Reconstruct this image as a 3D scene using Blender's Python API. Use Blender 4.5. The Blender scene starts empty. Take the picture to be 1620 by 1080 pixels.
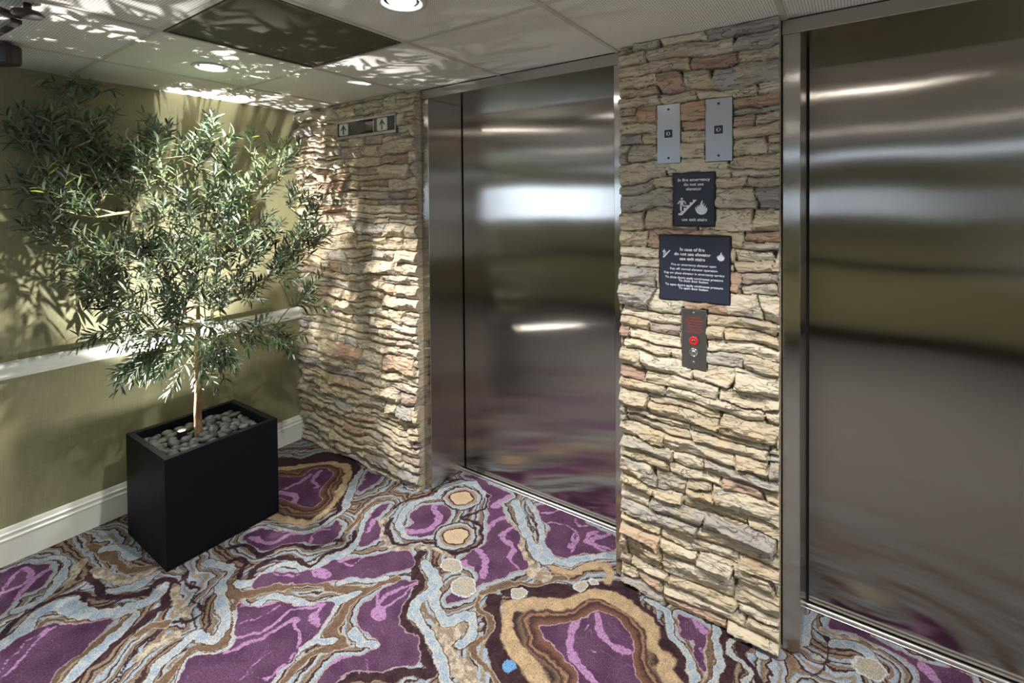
CARPET = {"purple":[[[0.013,-1.509],[0.059,-1.478],[0.052,-1.438],[0.086,-1.385],[0.183,-1.35],[0.264,-1.353],[0.313,-1.39],[0.286,-1.435],[0.303,-1.476],[0.37,-1.505],[0.384,-1.53],[0.372,-1.573]],[[0.562,-1.61],[0.589,-1.562],[0.579,-1.529],[0.563,-1.476],[0.584,-1.428],[0.637,-1.386],[0.71,-1.342],[0.747,-1.283],[0.794,-1.34],[0.831,-1.397],[0.849,-1.452],[0.883,-1.491],[0.908,-1.517],[0.737,-1.634]],[[1.059,-0.973],[1.125,-0.965],[1.156,-0.932],[1.181,-0.878],[1.256,-0.851],[1.314,-0.824],[1.367,-0.776],[1.416,-0.815],[1.451,-0.87],[1.47,-0.9],[1.449,-0.945],[1.476,-0.985],[1.471,-1.036],[1.479,-1.084],[1.449,-1.13],[1.369,-1.21],[1.273,-1.276],[1.209,-1.233],[1.175,-1.2],[1.2,-1.164],[1.244,-1.114],[1.232,-1.072],[1.177,-1.046],[1.121,-1.004]],[[1.024,-0.906],[1.0,-0.867],[1.024,-0.807],[1.096,-0.773],[1.126,-0.723],[1.152,-0.69],[1.176,-0.644],[1.2,-0.597],[1.267,-0.536],[1.303,-0.495],[1.324,-0.465],[1.398,-0.406],[1.454,-0.408],[1.486,-0.464],[1.461,-0.525],[1.396,-0.583],[1.332,-0.641],[1.305,-0.673],[1.271,-0.71],[1.213,-0.75],[1.165,-0.796],[1.104,-0.824],[1.075,-0.871],[1.056,-0.905]],[[0.709,-0.778],[0.69,-0.724],[0.742,-0.675],[0.857,-0.624],[0.932,-0.574],[0.973,-0.491],[0.957,-0.445],[1.031,-0.48],[1.07,-0.559],[1.028,-0.612],[0.957,-0.622],[0.899,-0.688],[0.867,-0.759],[0.789,-0.775]],[[0.319,-0.383],[0.437,-0.323],[0.436,-0.222],[0.498,-0.181],[0.58,-0.206],[0.633,-0.304],[0.723,-0.384],[0.762,-0.455],[0.696,-0.484],[0.539,-0.508],[0.438,-0.543],[0.256,-0.445]],[[1.295,-0.311],[1.291,-0.239],[1.237,-0.216],[1.223,-0.143],[1.258,-0.087],[1.334,-0.057],[1.382,-0.077],[1.409,-0.139],[1.408,-0.198],[1.42,-0.254],[1.389,-0.293],[1.326,-0.327]],[[1.51,0.073],[1.553,0.124],[1.632,0.052],[1.695,0.016],[1.772,-0.024],[1.804,-0.089],[1.857,-0.134],[1.901,-0.166],[1.895,-0.207],[1.868,-0.262],[1.838,-0.297],[1.816,-0.34],[1.801,-0.377],[1.807,-0.425],[1.786,-0.478],[1.759,-0.509],[1.73,-0.465],[1.729,-0.412],[1.779,-0.364],[1.757,-0.323],[1.704,-0.3],[1.633,-0.302],[1.639,-0.251],[1.661,-0.203],[1.658,-0.137],[1.621,-0.072],[1.564,-0.015]],[[1.718,0.214],[1.781,0.278],[1.87,0.274],[1.97,0.241],[2.065,0.23],[2.142,0.227],[2.181,0.134],[2.124,0.079],[2.07,0.042],[2.028,-0.019],[1.975,-0.039],[1.923,-0.025],[1.878,0.03],[1.864,0.093],[1.789,0.138]],[[1.215,0.235],[1.347,0.245],[1.475,0.232],[1.551,0.224],[1.535,0.112],[1.522,0.039],[1.476,0.116],[1.376,0.189],[1.264,0.215]],[[1.482,-0.685],[1.504,-0.619],[1.519,-0.542],[1.554,-0.504],[1.584,-0.497],[1.603,-0.551],[1.615,-0.619],[1.647,-0.669],[1.715,-0.711],[1.756,-0.688],[1.803,-0.713],[1.839,-0.738],[1.843,-0.772],[1.784,-0.822],[1.723,-0.877],[1.662,-0.932],[1.658,-0.978],[1.625,-1.018],[1.607,-0.943],[1.609,-0.894],[1.657,-0.852],[1.692,-0.798],[1.659,-0.78],[1.579,-0.782],[1.53,-0.772],[1.495,-0.725]],[[2.11,-0.387],[2.175,-0.343],[2.229,-0.294],[2.252,-0.233],[2.309,-0.206],[2.363,-0.215],[2.399,-0.244],[2.427,-0.297],[2.456,-0.353],[2.501,-0.394],[2.518,-0.423],[2.346,-0.541],[2.309,-0.499],[2.267,-0.464],[2.208,-0.447],[2.155,-0.431]],[[1.099,-0.377],[1.045,-0.264],[1.067,-0.201],[1.105,-0.315],[1.181,-0.35],[1.24,-0.418],[1.22,-0.483],[1.184,-0.481]],[[0.705,-0.062],[0.822,-0.044],[0.86,-0.132],[0.852,-0.211],[0.823,-0.23],[0.765,-0.121]],[[2.521,-0.064],[2.621,-0.054],[2.63,-0.095],[2.646,-0.181],[2.648,-0.235],[2.615,-0.202],[2.606,-0.127],[2.561,-0.143]],[[2.993,0.249],[3.032,0.253],[3.121,0.248],[3.191,0.225],[3.253,0.21],[3.292,0.218],[3.341,0.234],[3.393,0.234],[3.382,0.159],[3.251,0.07],[3.243,0.157],[3.207,0.197],[3.12,0.217],[3.033,0.21],[2.988,0.19]]],"gold_idx":[5,11],"dark":[[0.0181,[[0.952,-1.466],[0.922,-1.406],[0.887,-1.336],[0.867,-1.289],[0.863,-1.235],[0.853,-1.181],[0.849,-1.148],[0.772,-1.126],[0.733,-1.083],[0.685,-1.105],[0.684,-1.176],[0.649,-1.238],[0.567,-1.266],[0.472,-1.271],[0.406,-1.274]]],[0.0148,[[0.544,-1.571],[0.517,-1.551],[0.451,-1.49],[0.43,-1.415],[0.456,-1.351],[0.524,-1.324],[0.604,-1.325],[0.649,-1.293],[0.679,-1.227],[0.7,-1.155]]],[0.0093,[[0.76,-1.065],[0.734,-1.019],[0.791,-1.054],[0.856,-1.039],[0.897,-1.079],[0.988,-1.072],[1.007,-1.102],[0.96,-1.168],[0.967,-1.221],[0.986,-1.284],[1.021,-1.331],[1.084,-1.376]]],[0.0207,[[1.474,-0.369],[1.49,-0.45],[1.594,-0.497],[1.626,-0.563],[1.646,-0.64],[1.714,-0.695],[1.771,-0.687],[1.847,-0.725],[1.901,-0.757],[1.779,-0.853],[1.66,-0.948]]],[0.0145,[[0.711,-0.85],[0.768,-0.787],[0.892,-0.788],[0.898,-0.711],[0.95,-0.651],[1.044,-0.624],[1.055,-0.567],[1.094,-0.527]]],[0.0137,[[0.794,-0.889],[0.852,-0.85],[0.945,-0.897],[0.95,-0.925],[1.002,-0.9],[0.946,-0.831],[0.965,-0.75],[1.043,-0.708],[1.121,-0.69],[1.136,-0.574],[1.142,-0.494],[1.093,-0.448]]],[0.0404,[[1.887,-0.385],[1.962,-0.493],[2.034,-0.561],[2.097,-0.603],[2.196,-0.619]]],[0.0359,[[1.915,-0.328],[2.058,-0.221],[2.185,-0.124],[2.324,-0.088],[2.436,-0.136],[2.5,-0.205],[2.571,-0.244],[2.62,-0.325]]],[0.0315,[[2.687,-0.033],[2.684,-0.097],[2.713,-0.164],[2.709,-0.264]]],[0.0142,[[2.761,-0.044],[2.745,-0.099],[2.786,-0.14],[2.817,-0.191]]],[0.0068,[[2.953,0.149],[2.992,0.121],[2.992,0.014],[2.938,-0.063]]],[0.031,[[0.402,-0.048],[0.629,-0.092],[0.745,-0.191],[0.829,-0.295],[0.906,-0.389],[0.924,-0.51]]],[0.0094,[[1.164,-0.275],[1.248,-0.359],[1.343,-0.386],[1.407,-0.33],[1.479,-0.281],[1.58,-0.287],[1.637,-0.224],[1.626,-0.13],[1.537,-0.066],[1.456,-0.077],[1.506,0.048],[1.421,0.157],[1.291,0.196],[1.188,0.126],[1.196,0.004],[1.129,-0.126],[1.112,-0.219]]],[0.0035,[[1.611,0.23],[1.662,0.147],[1.752,0.074],[1.824,-0.024],[1.905,-0.081],[1.972,-0.108]]],[0.0051,[[1.633,0.244],[1.704,0.148],[1.798,0.079],[1.866,-0.018],[1.959,-0.086]]],[0.0037,[[1.585,0.182],[1.646,0.081],[1.747,0.02],[1.823,-0.071],[1.908,-0.121]]]],"blue":[[0.0281,[[0.571,-1.575],[0.563,-1.558],[0.542,-1.502],[0.481,-1.417],[0.522,-1.362],[0.671,-1.323],[0.735,-1.244],[0.753,-1.167],[0.729,-1.116]]],[0.0203,[[0.931,-1.48],[0.892,-1.398],[0.86,-1.355],[0.836,-1.294],[0.8,-1.234]]],[0.0181,[[0.731,-0.944],[0.865,-0.908],[0.915,-0.969],[1.022,-1.012],[1.104,-1.045],[1.163,-1.11],[1.083,-1.133],[1.096,-1.194],[1.114,-1.268],[1.173,-1.315]]],[0.0184,[[0.568,-1.245],[0.627,-1.185],[0.617,-1.098]]],[0.0096,[[1.249,-1.262],[1.183,-1.214],[1.18,-1.173],[1.237,-1.127],[1.213,-1.068],[1.109,-1.007]]],[0.0154,[[0.053,-1.405],[0.135,-1.314],[0.239,-1.301],[0.329,-1.337],[0.393,-1.422],[0.389,-1.479]]],[0.0291,[[0.246,-1.166],[0.319,-1.129],[0.421,-1.12]]],[0.0153,[[0.967,-0.933],[1.013,-0.892],[1.004,-0.814],[1.021,-0.746],[1.135,-0.714],[1.179,-0.605],[1.181,-0.506],[1.124,-0.427]]],[0.0141,[[1.138,-0.933],[1.144,-0.872],[1.247,-0.84],[1.329,-0.812],[1.377,-0.761],[1.415,-0.678]]],[0.0126,[[1.384,-0.766],[1.423,-0.827],[1.481,-0.893],[1.533,-0.865]]],[0.0118,[[1.487,-0.897],[1.459,-0.946],[1.475,-1.014],[1.483,-1.095]]],[0.0225,[[1.521,-0.406],[1.654,-0.476],[1.665,-0.601],[1.732,-0.642],[1.826,-0.665],[1.912,-0.716],[1.977,-0.763]]],[0.023,[[1.642,-0.464],[1.73,-0.548],[1.809,-0.58],[1.869,-0.515],[1.93,-0.579],[1.926,-0.627]]],[0.0155,[[1.325,-0.68],[1.363,-0.623],[1.452,-0.573]]],[0.0137,[[1.552,-0.805],[1.632,-0.813],[1.679,-0.796]]],[0.0183,[[1.876,0.004],[1.925,-0.05],[1.995,-0.073],[2.075,-0.007],[2.131,0.066],[2.202,0.091]]],[0.0205,[[1.78,0.018],[1.84,-0.047],[1.906,-0.099],[1.972,-0.1]]],[0.0138,[[2.401,-0.047],[2.485,-0.08],[2.526,-0.158],[2.589,-0.206],[2.64,-0.299]]],[0.0128,[[2.649,-0.035],[2.677,-0.116],[2.695,-0.175],[2.679,-0.279]]],[0.0071,[[2.757,-0.017],[2.716,-0.075],[2.718,-0.117],[2.774,-0.155],[2.767,-0.225]]],[0.0284,[[2.812,-0.053],[2.862,-0.033]]],[0.0136,[[2.914,0.076],[2.917,0.173],[2.938,0.238]]],[0.0187,[[3.011,0.119],[3.065,0.149],[3.109,0.136],[3.13,0.094]]],[0.0077,[[0.708,-0.657],[0.878,-0.597],[0.939,-0.528],[0.917,-0.397],[0.876,-0.33]]],[0.0188,[[0.674,-0.082],[0.777,-0.225],[0.895,-0.334]]],[0.0163,[[1.071,-0.214],[1.031,-0.273],[1.073,-0.366],[1.137,-0.435],[1.172,-0.515],[1.158,-0.621],[1.14,-0.701]]],[0.0185,[[1.314,-0.341],[1.233,-0.287],[1.19,-0.227],[1.179,-0.141],[1.201,-0.061],[1.298,0.005]]],[0.0161,[[1.323,-0.349],[1.4,-0.283],[1.469,-0.25]]],[0.0206,[[1.233,-0.022],[1.212,0.087],[1.286,0.174],[1.389,0.17],[1.439,0.067]]],[0.0251,[[1.61,0.184],[1.729,0.058],[1.802,-0.015],[1.885,-0.073],[1.958,-0.108]]],[0.0139,[[1.671,0.226],[1.792,0.114],[1.878,0.012],[1.966,-0.061],[2.049,-0.046],[2.116,0.052],[2.197,0.097]]]],"tan":[[0.0187,[[0.785,-1.097],[0.862,-1.121],[0.954,-1.113]]],[0.0182,[[0.265,-1.249],[0.327,-1.296],[0.385,-1.33]]],[0.0171,[[0.371,-1.244],[0.516,-1.22],[0.576,-1.169],[0.585,-1.099]]],[0.0147,[[1.008,-1.216],[1.03,-1.169],[1.022,-1.259],[1.024,-1.287]]],[0.0319,[[1.804,-0.633],[1.866,-0.575],[1.889,-0.667],[1.964,-0.687],[2.041,-0.713]]],[0.0312,[[1.832,-0.137],[1.919,-0.17],[1.987,-0.178]]],[0.0099,[[2.966,0.174],[3.019,0.162],[3.093,0.205],[3.133,0.195]]],[0.0112,[[1.138,-0.293],[1.232,-0.384],[1.355,-0.416],[1.43,-0.352],[1.489,-0.312],[1.6,-0.309]]],[0.0114,[[1.557,0.119],[1.629,0.056],[1.742,-0.009],[1.838,-0.105],[1.907,-0.142]]]],"gold":[[0.0276,[[2.244,-0.582],[2.164,-0.55],[2.073,-0.512],[2.014,-0.457],[1.969,-0.393],[2.026,-0.337],[2.134,-0.254],[2.17,-0.193],[2.227,-0.14],[2.317,-0.12],[2.407,-0.139],[2.466,-0.189],[2.489,-0.242],[2.542,-0.271],[2.55,-0.313],[2.595,-0.342]]],[0.0179,[[2.012,-0.117],[2.089,-0.076],[2.156,0.013],[2.222,-0.007],[2.224,-0.058]]],[0.0201,[[0.219,-0.369],[0.35,-0.239],[0.436,-0.138],[0.568,-0.112],[0.662,-0.171],[0.752,-0.278],[0.836,-0.405],[0.852,-0.53],[0.77,-0.572],[0.637,-0.602]]]],"brown":[[0.0222,[[0.172,-1.191],[0.333,-1.179],[0.473,-1.175],[0.528,-1.148],[0.564,-1.08]]],[0.014,[[0.905,-1.498],[0.857,-1.444],[0.845,-1.395],[0.82,-1.344],[0.794,-1.281],[0.774,-1.226]]],[0.0191,[[0.938,-0.943],[1.03,-0.969],[1.148,-1.048],[1.204,-1.112],[1.14,-1.157],[1.163,-1.22],[1.188,-1.271],[1.207,-1.291]]],[0.0096,[[0.601,-1.576],[0.588,-1.502],[0.55,-1.422],[0.643,-1.376],[0.687,-1.346]]],[0.0211,[[0.917,-1.262],[0.916,-1.223],[0.949,-1.184]]],[0.0211,[[0.978,-0.975],[1.058,-0.941],[1.105,-0.85],[1.177,-0.791],[1.228,-0.745],[1.332,-0.715],[1.428,-0.65],[1.501,-0.549]]],[0.0183,[[1.454,-0.632],[1.428,-0.726],[1.467,-0.797],[1.485,-0.851],[1.577,-0.851],[1.525,-0.916],[1.508,-0.977],[1.524,-1.054]]],[0.0128,[[1.841,-0.417],[1.869,-0.471],[1.935,-0.478],[1.979,-0.545],[1.961,-0.603],[2.029,-0.635],[2.105,-0.657]]],[0.0156,[[1.831,-0.395],[1.869,-0.329],[1.934,-0.265],[1.988,-0.229],[2.028,-0.17],[2.067,-0.133]]],[0.0088,[[2.516,-0.084],[2.566,-0.139],[2.619,-0.199],[2.641,-0.266]]],[0.0101,[[2.633,-0.062],[2.663,-0.169],[2.663,-0.277]]],[0.015,[[1.056,-0.463],[1.027,-0.368],[0.996,-0.265],[1.022,-0.182]]]],"vein":[[0.0074,[[0.24,-1.507],[0.167,-1.468],[0.111,-1.41],[0.146,-1.397],[0.215,-1.425],[0.227,-1.487]]],[0.0091,[[0.293,-1.471],[0.218,-1.392],[0.207,-1.345]]],[0.0027,[[0.698,-1.58],[0.636,-1.523],[0.607,-1.498],[0.612,-1.414]]],[0.0051,[[0.745,-1.587],[0.718,-1.545],[0.631,-1.465],[0.596,-1.441]]],[0.0074,[[1.251,-1.103],[1.302,-1.031],[1.315,-0.951],[1.325,-0.894],[1.349,-0.877],[1.355,-0.907],[1.426,-0.938],[1.445,-0.956]]],[0.0059,[[1.212,-1.069],[1.27,-1.014],[1.281,-0.949],[1.274,-0.876],[1.302,-0.848]]],[0.0027,[[1.176,-1.029],[1.211,-0.971],[1.21,-0.884]]],[0.0076,[[1.302,-0.848],[1.356,-0.802],[1.369,-0.838],[1.422,-0.853]]],[0.0029,[[1.411,-1.139],[1.398,-1.081],[1.386,-1.025]]],[0.0144,[[1.1,-0.968],[1.146,-0.937],[1.175,-0.889]]],[0.024,[[1.177,-0.696],[1.226,-0.685]]],[0.0056,[[1.255,-0.727],[1.296,-0.689],[1.336,-0.672]]],[0.0041,[[1.012,-0.819],[1.099,-0.792],[1.126,-0.752]]],[0.0042,[[1.207,-0.609],[1.278,-0.605],[1.274,-0.528],[1.305,-0.447]]],[0.0129,[[1.207,-0.609],[1.262,-0.501]]],[0.0063,[[1.475,-0.526],[1.528,-0.468],[1.517,-0.529]]],[0.0266,[[1.556,-0.693],[1.578,-0.704]]],[0.0066,[[1.538,-0.678],[1.535,-0.596],[1.588,-0.5]]],[0.0057,[[1.57,-0.674],[1.57,-0.611],[1.591,-0.529]]],[0.005,[[1.532,-0.673],[1.494,-0.634]]],[0.0072,[[1.598,-0.977],[1.607,-0.924],[1.623,-0.878]]],[0.0021,[[1.719,-0.888],[1.696,-0.856],[1.667,-0.84]]],[0.0054,[[1.462,-1.083],[1.469,-1.039],[1.464,-0.979]]],[0.0152,[[2.217,-0.31],[2.225,-0.385],[2.287,-0.445],[2.34,-0.47],[2.386,-0.484]]],[0.0101,[[2.27,-0.233],[2.308,-0.289],[2.364,-0.32],[2.419,-0.312]]],[0.002,[[2.278,-0.356],[2.301,-0.378],[2.329,-0.374]]],[0.0025,[[2.253,-0.278],[2.264,-0.327]]],[0.0136,[[1.675,-0.22],[1.74,-0.258],[1.785,-0.325]]],[0.0155,[[1.655,-0.304],[1.713,-0.31]]],[0.0057,[[1.688,-0.045],[1.726,-0.098],[1.798,-0.112],[1.831,-0.185],[1.896,-0.207]]],[0.0043,[[1.978,0.152],[2.0,0.062],[2.028,-0.004]]],[0.0059,[[2.074,0.19],[2.044,0.118],[2.177,0.133]]],[0.0053,[[2.068,0.134],[2.122,0.223]]],[0.0189,[[2.577,-0.059],[2.61,-0.078]]],[0.0039,[[2.632,-0.147],[2.656,-0.202]]],[0.0115,[[0.735,-0.747],[0.828,-0.723],[0.862,-0.635],[0.897,-0.584]]],[0.0056,[[0.991,-0.612],[0.951,-0.561],[0.993,-0.505]]],[0.0206,[[0.502,-0.465],[0.592,-0.456],[0.65,-0.499]]],[0.0114,[[0.481,-0.425],[0.474,-0.317],[0.459,-0.268]]],[0.0109,[[0.482,-0.212],[0.526,-0.301],[0.612,-0.319],[0.596,-0.347]]],[0.0158,[[1.276,-0.091],[1.361,-0.157],[1.381,-0.242],[1.316,-0.313]]],[0.0099,[[1.143,-0.403],[1.109,-0.327]]],[0.0242,[[1.534,0.089],[1.539,0.181],[1.569,0.217]]],[0.0158,[[1.625,-0.088],[1.609,-0.01],[1.63,0.043]]],[0.0083,[[1.719,0.001],[1.698,-0.074],[1.737,-0.095],[1.785,-0.096],[1.811,-0.166],[1.87,-0.207]]],[0.0134,[[1.664,-0.222],[1.729,-0.243],[1.775,-0.311]]],[0.0041,[[1.832,0.115],[1.894,0.157],[1.991,0.148],[2.02,0.008]]],[0.0063,[[1.769,0.178],[1.81,0.206],[1.829,0.246]]],[0.0058,[[2.038,0.098],[2.05,0.177],[2.075,0.217]]],[0.0076,[[2.07,0.12],[2.119,0.247]]],[0.0056,[[2.049,0.105],[2.157,0.112]]],[0.0061,[[1.93,0.221],[1.973,0.198],[2.012,0.225]]],[0.02,[[3.262,0.188],[3.291,0.164]]]],"ring":[[0.0568,[1.346,0.048]],[0.0548,[1.519,-0.197]]],"spot":[[0.0257,[1.959,-0.313]],[0.0238,[2.142,-0.138]],[0.0151,[2.179,-0.092]],[0.042,[1.629,-0.35]],[0.0501,[1.751,-0.412]],[0.0409,[3.11,0.075]]],"bspot":[[0.0201,[2.108,-0.587]]]}
CLUSTERS = [[0.38, -0.852, 1.276, 0.342, 28], [0.213, -0.785, 1.258, 0.363, 10], [0.546, -0.919, 1.265, 0.292, 10], [0.15, -1.012, 1.278, 0.28, 20], [0.558, -0.665, 1.331, 0.286, 20], [0.379, -0.846, 1.618, 0.249, 15], [0.259, -0.991, 1.558, 0.244, 18], [0.507, -0.634, 1.618, 0.227, 12], [0.455, -0.789, 1.773, 0.14, 7], [0.251, -0.931, 1.79, 0.124, 6], [0.551, -0.54, 1.776, 0.126, 7], [0.369, -0.986, 1.051, 0.239, 16], [0.482, -0.786, 0.995, 0.218, 16], [0.489, -0.529, 1.417, 0.236, 14], [0.415, -0.859, 0.883, 0.13, 12], [0.559, -0.808, 0.882, 0.109, 8], [0.395, -0.945, 0.955, 0.135, 9], [0.562, -0.875, 1.053, 0.177, 10], [0.236, -1.021, 0.873, 0.122, 8], [0.136, -1.087, 1.072, 0.168, 10], [0.16, -1.138, 1.293, 0.178, 11], [0.655, -0.414, 1.382, 0.121, 7], [0.62, -0.504, 1.138, 0.149, 9], [0.613, -0.44, 1.55, 0.135, 6], [0.147, -1.127, 1.739, 0.179, 15], [0.142, -1.241, 1.676, 0.172, 14], [0.148, -1.348, 1.59, 0.124, 10], [0.137, -1.191, 1.911, 0.117, 9], [0.152, -1.304, 1.841, 0.098, 6], [0.161, -1.171, 2.056, 0.073, 5], [0.132, -1.263, 1.504, 0.143, 9], [0.16, -1.031, 1.804, 0.138, 8], [0.165, -1.21, 1.185, 0.087, 4], [0.522, -0.638, 0.905, 0.13, 6]]
CAMERA = {"loc": [3.0652424682602475, -1.9273647828923224, 1.5660277805710667], "R": [[0.8205566701456553, 0.571503682286869, -0.008384045087165901], [-0.002326458593175317, 0.018008027406814956, 0.9998351356795427], [-0.5715604418343597, 0.8204018844940966, -0.016106186657515405]], "f": 778.6132715941673, "py": 334.9797718295338}
CLOSER = {"elbow": [0.948, -1.546, 2.155], "a": [0.988, -1.639, 2.161], "b": [0.513, -1.575, 2.141], "disc": [0.992, -1.529, 2.16]}
import bpy, bmesh, math, random
import numpy as np
from mathutils import Vector, Matrix, Quaternion
random.seed(7)
scn = bpy.context.scene
COL = scn.collection
# ---------------------------------------------------------------- room sizes (metres)
ZC = 2.19            # ceiling
ZH = 2.137           # underside of the lift headers
REC = 0.28           # door recess
D1 = (1.122, 1.175, 2.242, 2.283)
D2 = (2.861, 2.914, 3.981, 4.034)
YB = -4.0            # opposite wall
XL, XR = -2.8, 5.6
YW = -1.62           # where the left wall ends (opening to the vestibule)
TX0, TS, TY0 = 1.045, 0.607, -0.599

# ================================================================ helpers
def props(o, label=None, cat=None, group=None, kind=None):
    if label: o['label'] = label
    if cat: o['category'] = cat
    if group: o['group'] = group
    if kind: o['kind'] = kind
    return o

def empty(name, loc=(0,0,0), **kw):
    o = bpy.data.objects.new(name, None); o.empty_display_size = .05
    COL.objects.link(o); o.location = loc
    return props(o, **kw)

def obj(name, bm, mats, parent=None, smooth=False, angle=None, **kw):
    me = bpy.data.meshes.new(name)
    bmesh.ops.recalc_face_normals(bm, faces=bm.faces) if kw.pop('recalc', True) else None
    bm.to_mesh(me); bm.free()
    if not isinstance(mats, (list, tuple)): mats = [mats]
    for m in mats: me.materials.append(m)
    if smooth:
        for p in me.polygons: p.use_smooth = True
    o = bpy.data.objects.new(name, me); COL.objects.link(o)
    if angle is not None:
        for p in me.polygons: p.use_smooth = True
        try: me.set_sharp_from_angle(angle=math.radians(angle))
        except Exception: pass
    if parent is not None:
        o.parent = parent
        o.matrix_parent_inverse = Matrix.Identity(4)
        o.location = Vector((0,0,0)) - Vector(parent.location)
    return props(o, **kw)

def box(bm, x0, x1, y0, y1, z0, z1, bev=0, seg=2, mat=0):
    g = bmesh.ops.create_cube(bm, size=1)
    for v in g['verts']:
        v.co = Vector((x0+(v.co.x+.5)*(x1-x0), y0+(v.co.y+.5)*(y1-y0), z0+(v.co.z+.5)*(z1-z0)))
    fs = {f for v in g['verts'] for f in v.link_faces}
    for f in fs: f.material_index = mat
    if bev:
        es = list({e for v in g['verts'] for e in v.link_edges})
        bmesh.ops.bevel(bm, geom=es, offset=bev, segments=seg, affect='EDGES', profile=.5)
    return g

def lathe(bm, prof, seg=40, c=(0,0,0), axis='Z', mat=0):
    """prof: list of (r,h); revolve round the axis through c."""
    rings = []
    for r, h in prof:
        ring = []
        for i in range(seg):
            a = 2*math.pi*i/seg
            p = (r*math.cos(a), r*math.sin(a), h)
            if axis == 'Y': p = (p[0], h, p[1])
            ring.append(bm.verts.new((p[0]+c[0], p[1]+c[1], p[2]+c[2])))
        rings.append(ring)
    for a, b in zip(rings, rings[1:]):
        for i in range(seg):
            f = bm.faces.new((a[i], a[(i+1)%seg], b[(i+1)%seg], b[i])); f.material_index = mat; f.smooth = True
    for ring, pr in ((rings[0], prof[0]), (rings[-1], prof[-1])):
        if pr[0] > 1e-4:
            try: f = bm.faces.new(ring); f.material_index = mat
            except ValueError: pass
    return rings

def tube(bm, pts, rads, seg=8, mat=0):
    pts = [Vector(p) for p in pts]; prev = None; n0 = None
    for i, p in enumerate(pts):
        t = (pts[min(i+1,len(pts)-1)]-pts[max(i-1,0)]).normalized()
        if n0 is None: n0 = t.orthogonal().normalized()
        n0 = (n0 - t*n0.dot(t)).normalized(); b = t.cross(n0)
        ring = [bm.verts.new(p+(n0*math.cos(2*math.pi*k/seg)+b*math.sin(2*math.pi*k/seg))*rads[i]) for k in range(seg)]
        if prev:
            for k in range(seg):
                f = bm.faces.new((prev[k], prev[(k+1)%seg], ring[(k+1)%seg], ring[k])); f.smooth = True; f.material_index = mat
        else: first = ring
        prev = ring
    bm.faces.new(first[::-1]); bm.faces.new(prev)

def prism(bm, pts, y0, y1, mat=0):
    """polygon in x,z pushed from y0 to y1"""
    a = [bm.verts.new((p[0], y0, p[1])) for p in pts]; b = [bm.verts.new((p[0], y1, p[1])) for p in pts]
    fs = [bm.faces.new(a), bm.faces.new(b[::-1])]
    n = len(pts)
    for i in range(n): fs.append(bm.faces.new((a[i], b[i], b[(i+1)%n], a[(i+1)%n])))
    for f in fs: f.material_index = mat
    bm.normal_update(); bmesh.ops.triangulate(bm, faces=fs[:2])

def uv_box(o, s=1.0):
    """u always runs horizontally, v vertically"""
    me = o.data; uv = me.uv_layers.new(name='UVMap')
    off = o.matrix_world.translation if False else Vector((0,0,0))
    for p in me.polygons:
        n = p.normal
        for li in p.loop_indices:
            c = me.vertices[me.loops[li].vertex_index].co
            if abs(n.z) > .7: uv.data[li].uv = (c.x*s, c.y*s)
            elif abs(n.x) > abs(n.y): uv.data[li].uv = (c.y*s, c.z*s)
            else: uv.data[li].uv = (c.x*s, c.z*s)

# ---- numpy noise
_rng = np.random.RandomState(3)
_P = _rng.permutation(4096); _V = _rng.rand(4096)*2-1
def vnoise(x, y, seed=0):
    x = np.asarray(x, float)+seed*17.31; y = np.asarray(y, float)+seed*9.77
    xi = np.floor(x).astype(np.int64); yi = np.floor(y).astype(np.int64); fx = x-xi; fy = y-yi
    u = fx*fx*fx*(fx*(fx*6-15)+10); v = fy*fy*fy*(fy*(fy*6-15)+10)
    h = lambda a, b: _V[_P[(_P[a & 4095]+b) & 4095]]
    return (h(xi,yi)*(1-u)+h(xi+1,yi)*u)*(1-v)+(h(xi,yi+1)*(1-u)+h(xi+1,yi+1)*u)*v
def fbm(x, y, seed=0, oct=4, gain=.5):
    a = 1.; s = 0; f = 1.
    for i in range(oct):
        s = s+a*vnoise(x*f, y*f, seed+i*3); a *= gain; f *= 2.03
    return s
def sstep(a, b, x):
    t = np.clip((x-a)/(b-a), 0, 1); return t*t*(3-2*t)

# ================================================================ materials
def srgb(r, g, b):
    f = lambda c: (c/255/12.92) if c/255 <= .04045 else ((c/255+.055)/1.055)**2.4
    return (f(r), f(g), f(b), 1)

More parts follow.
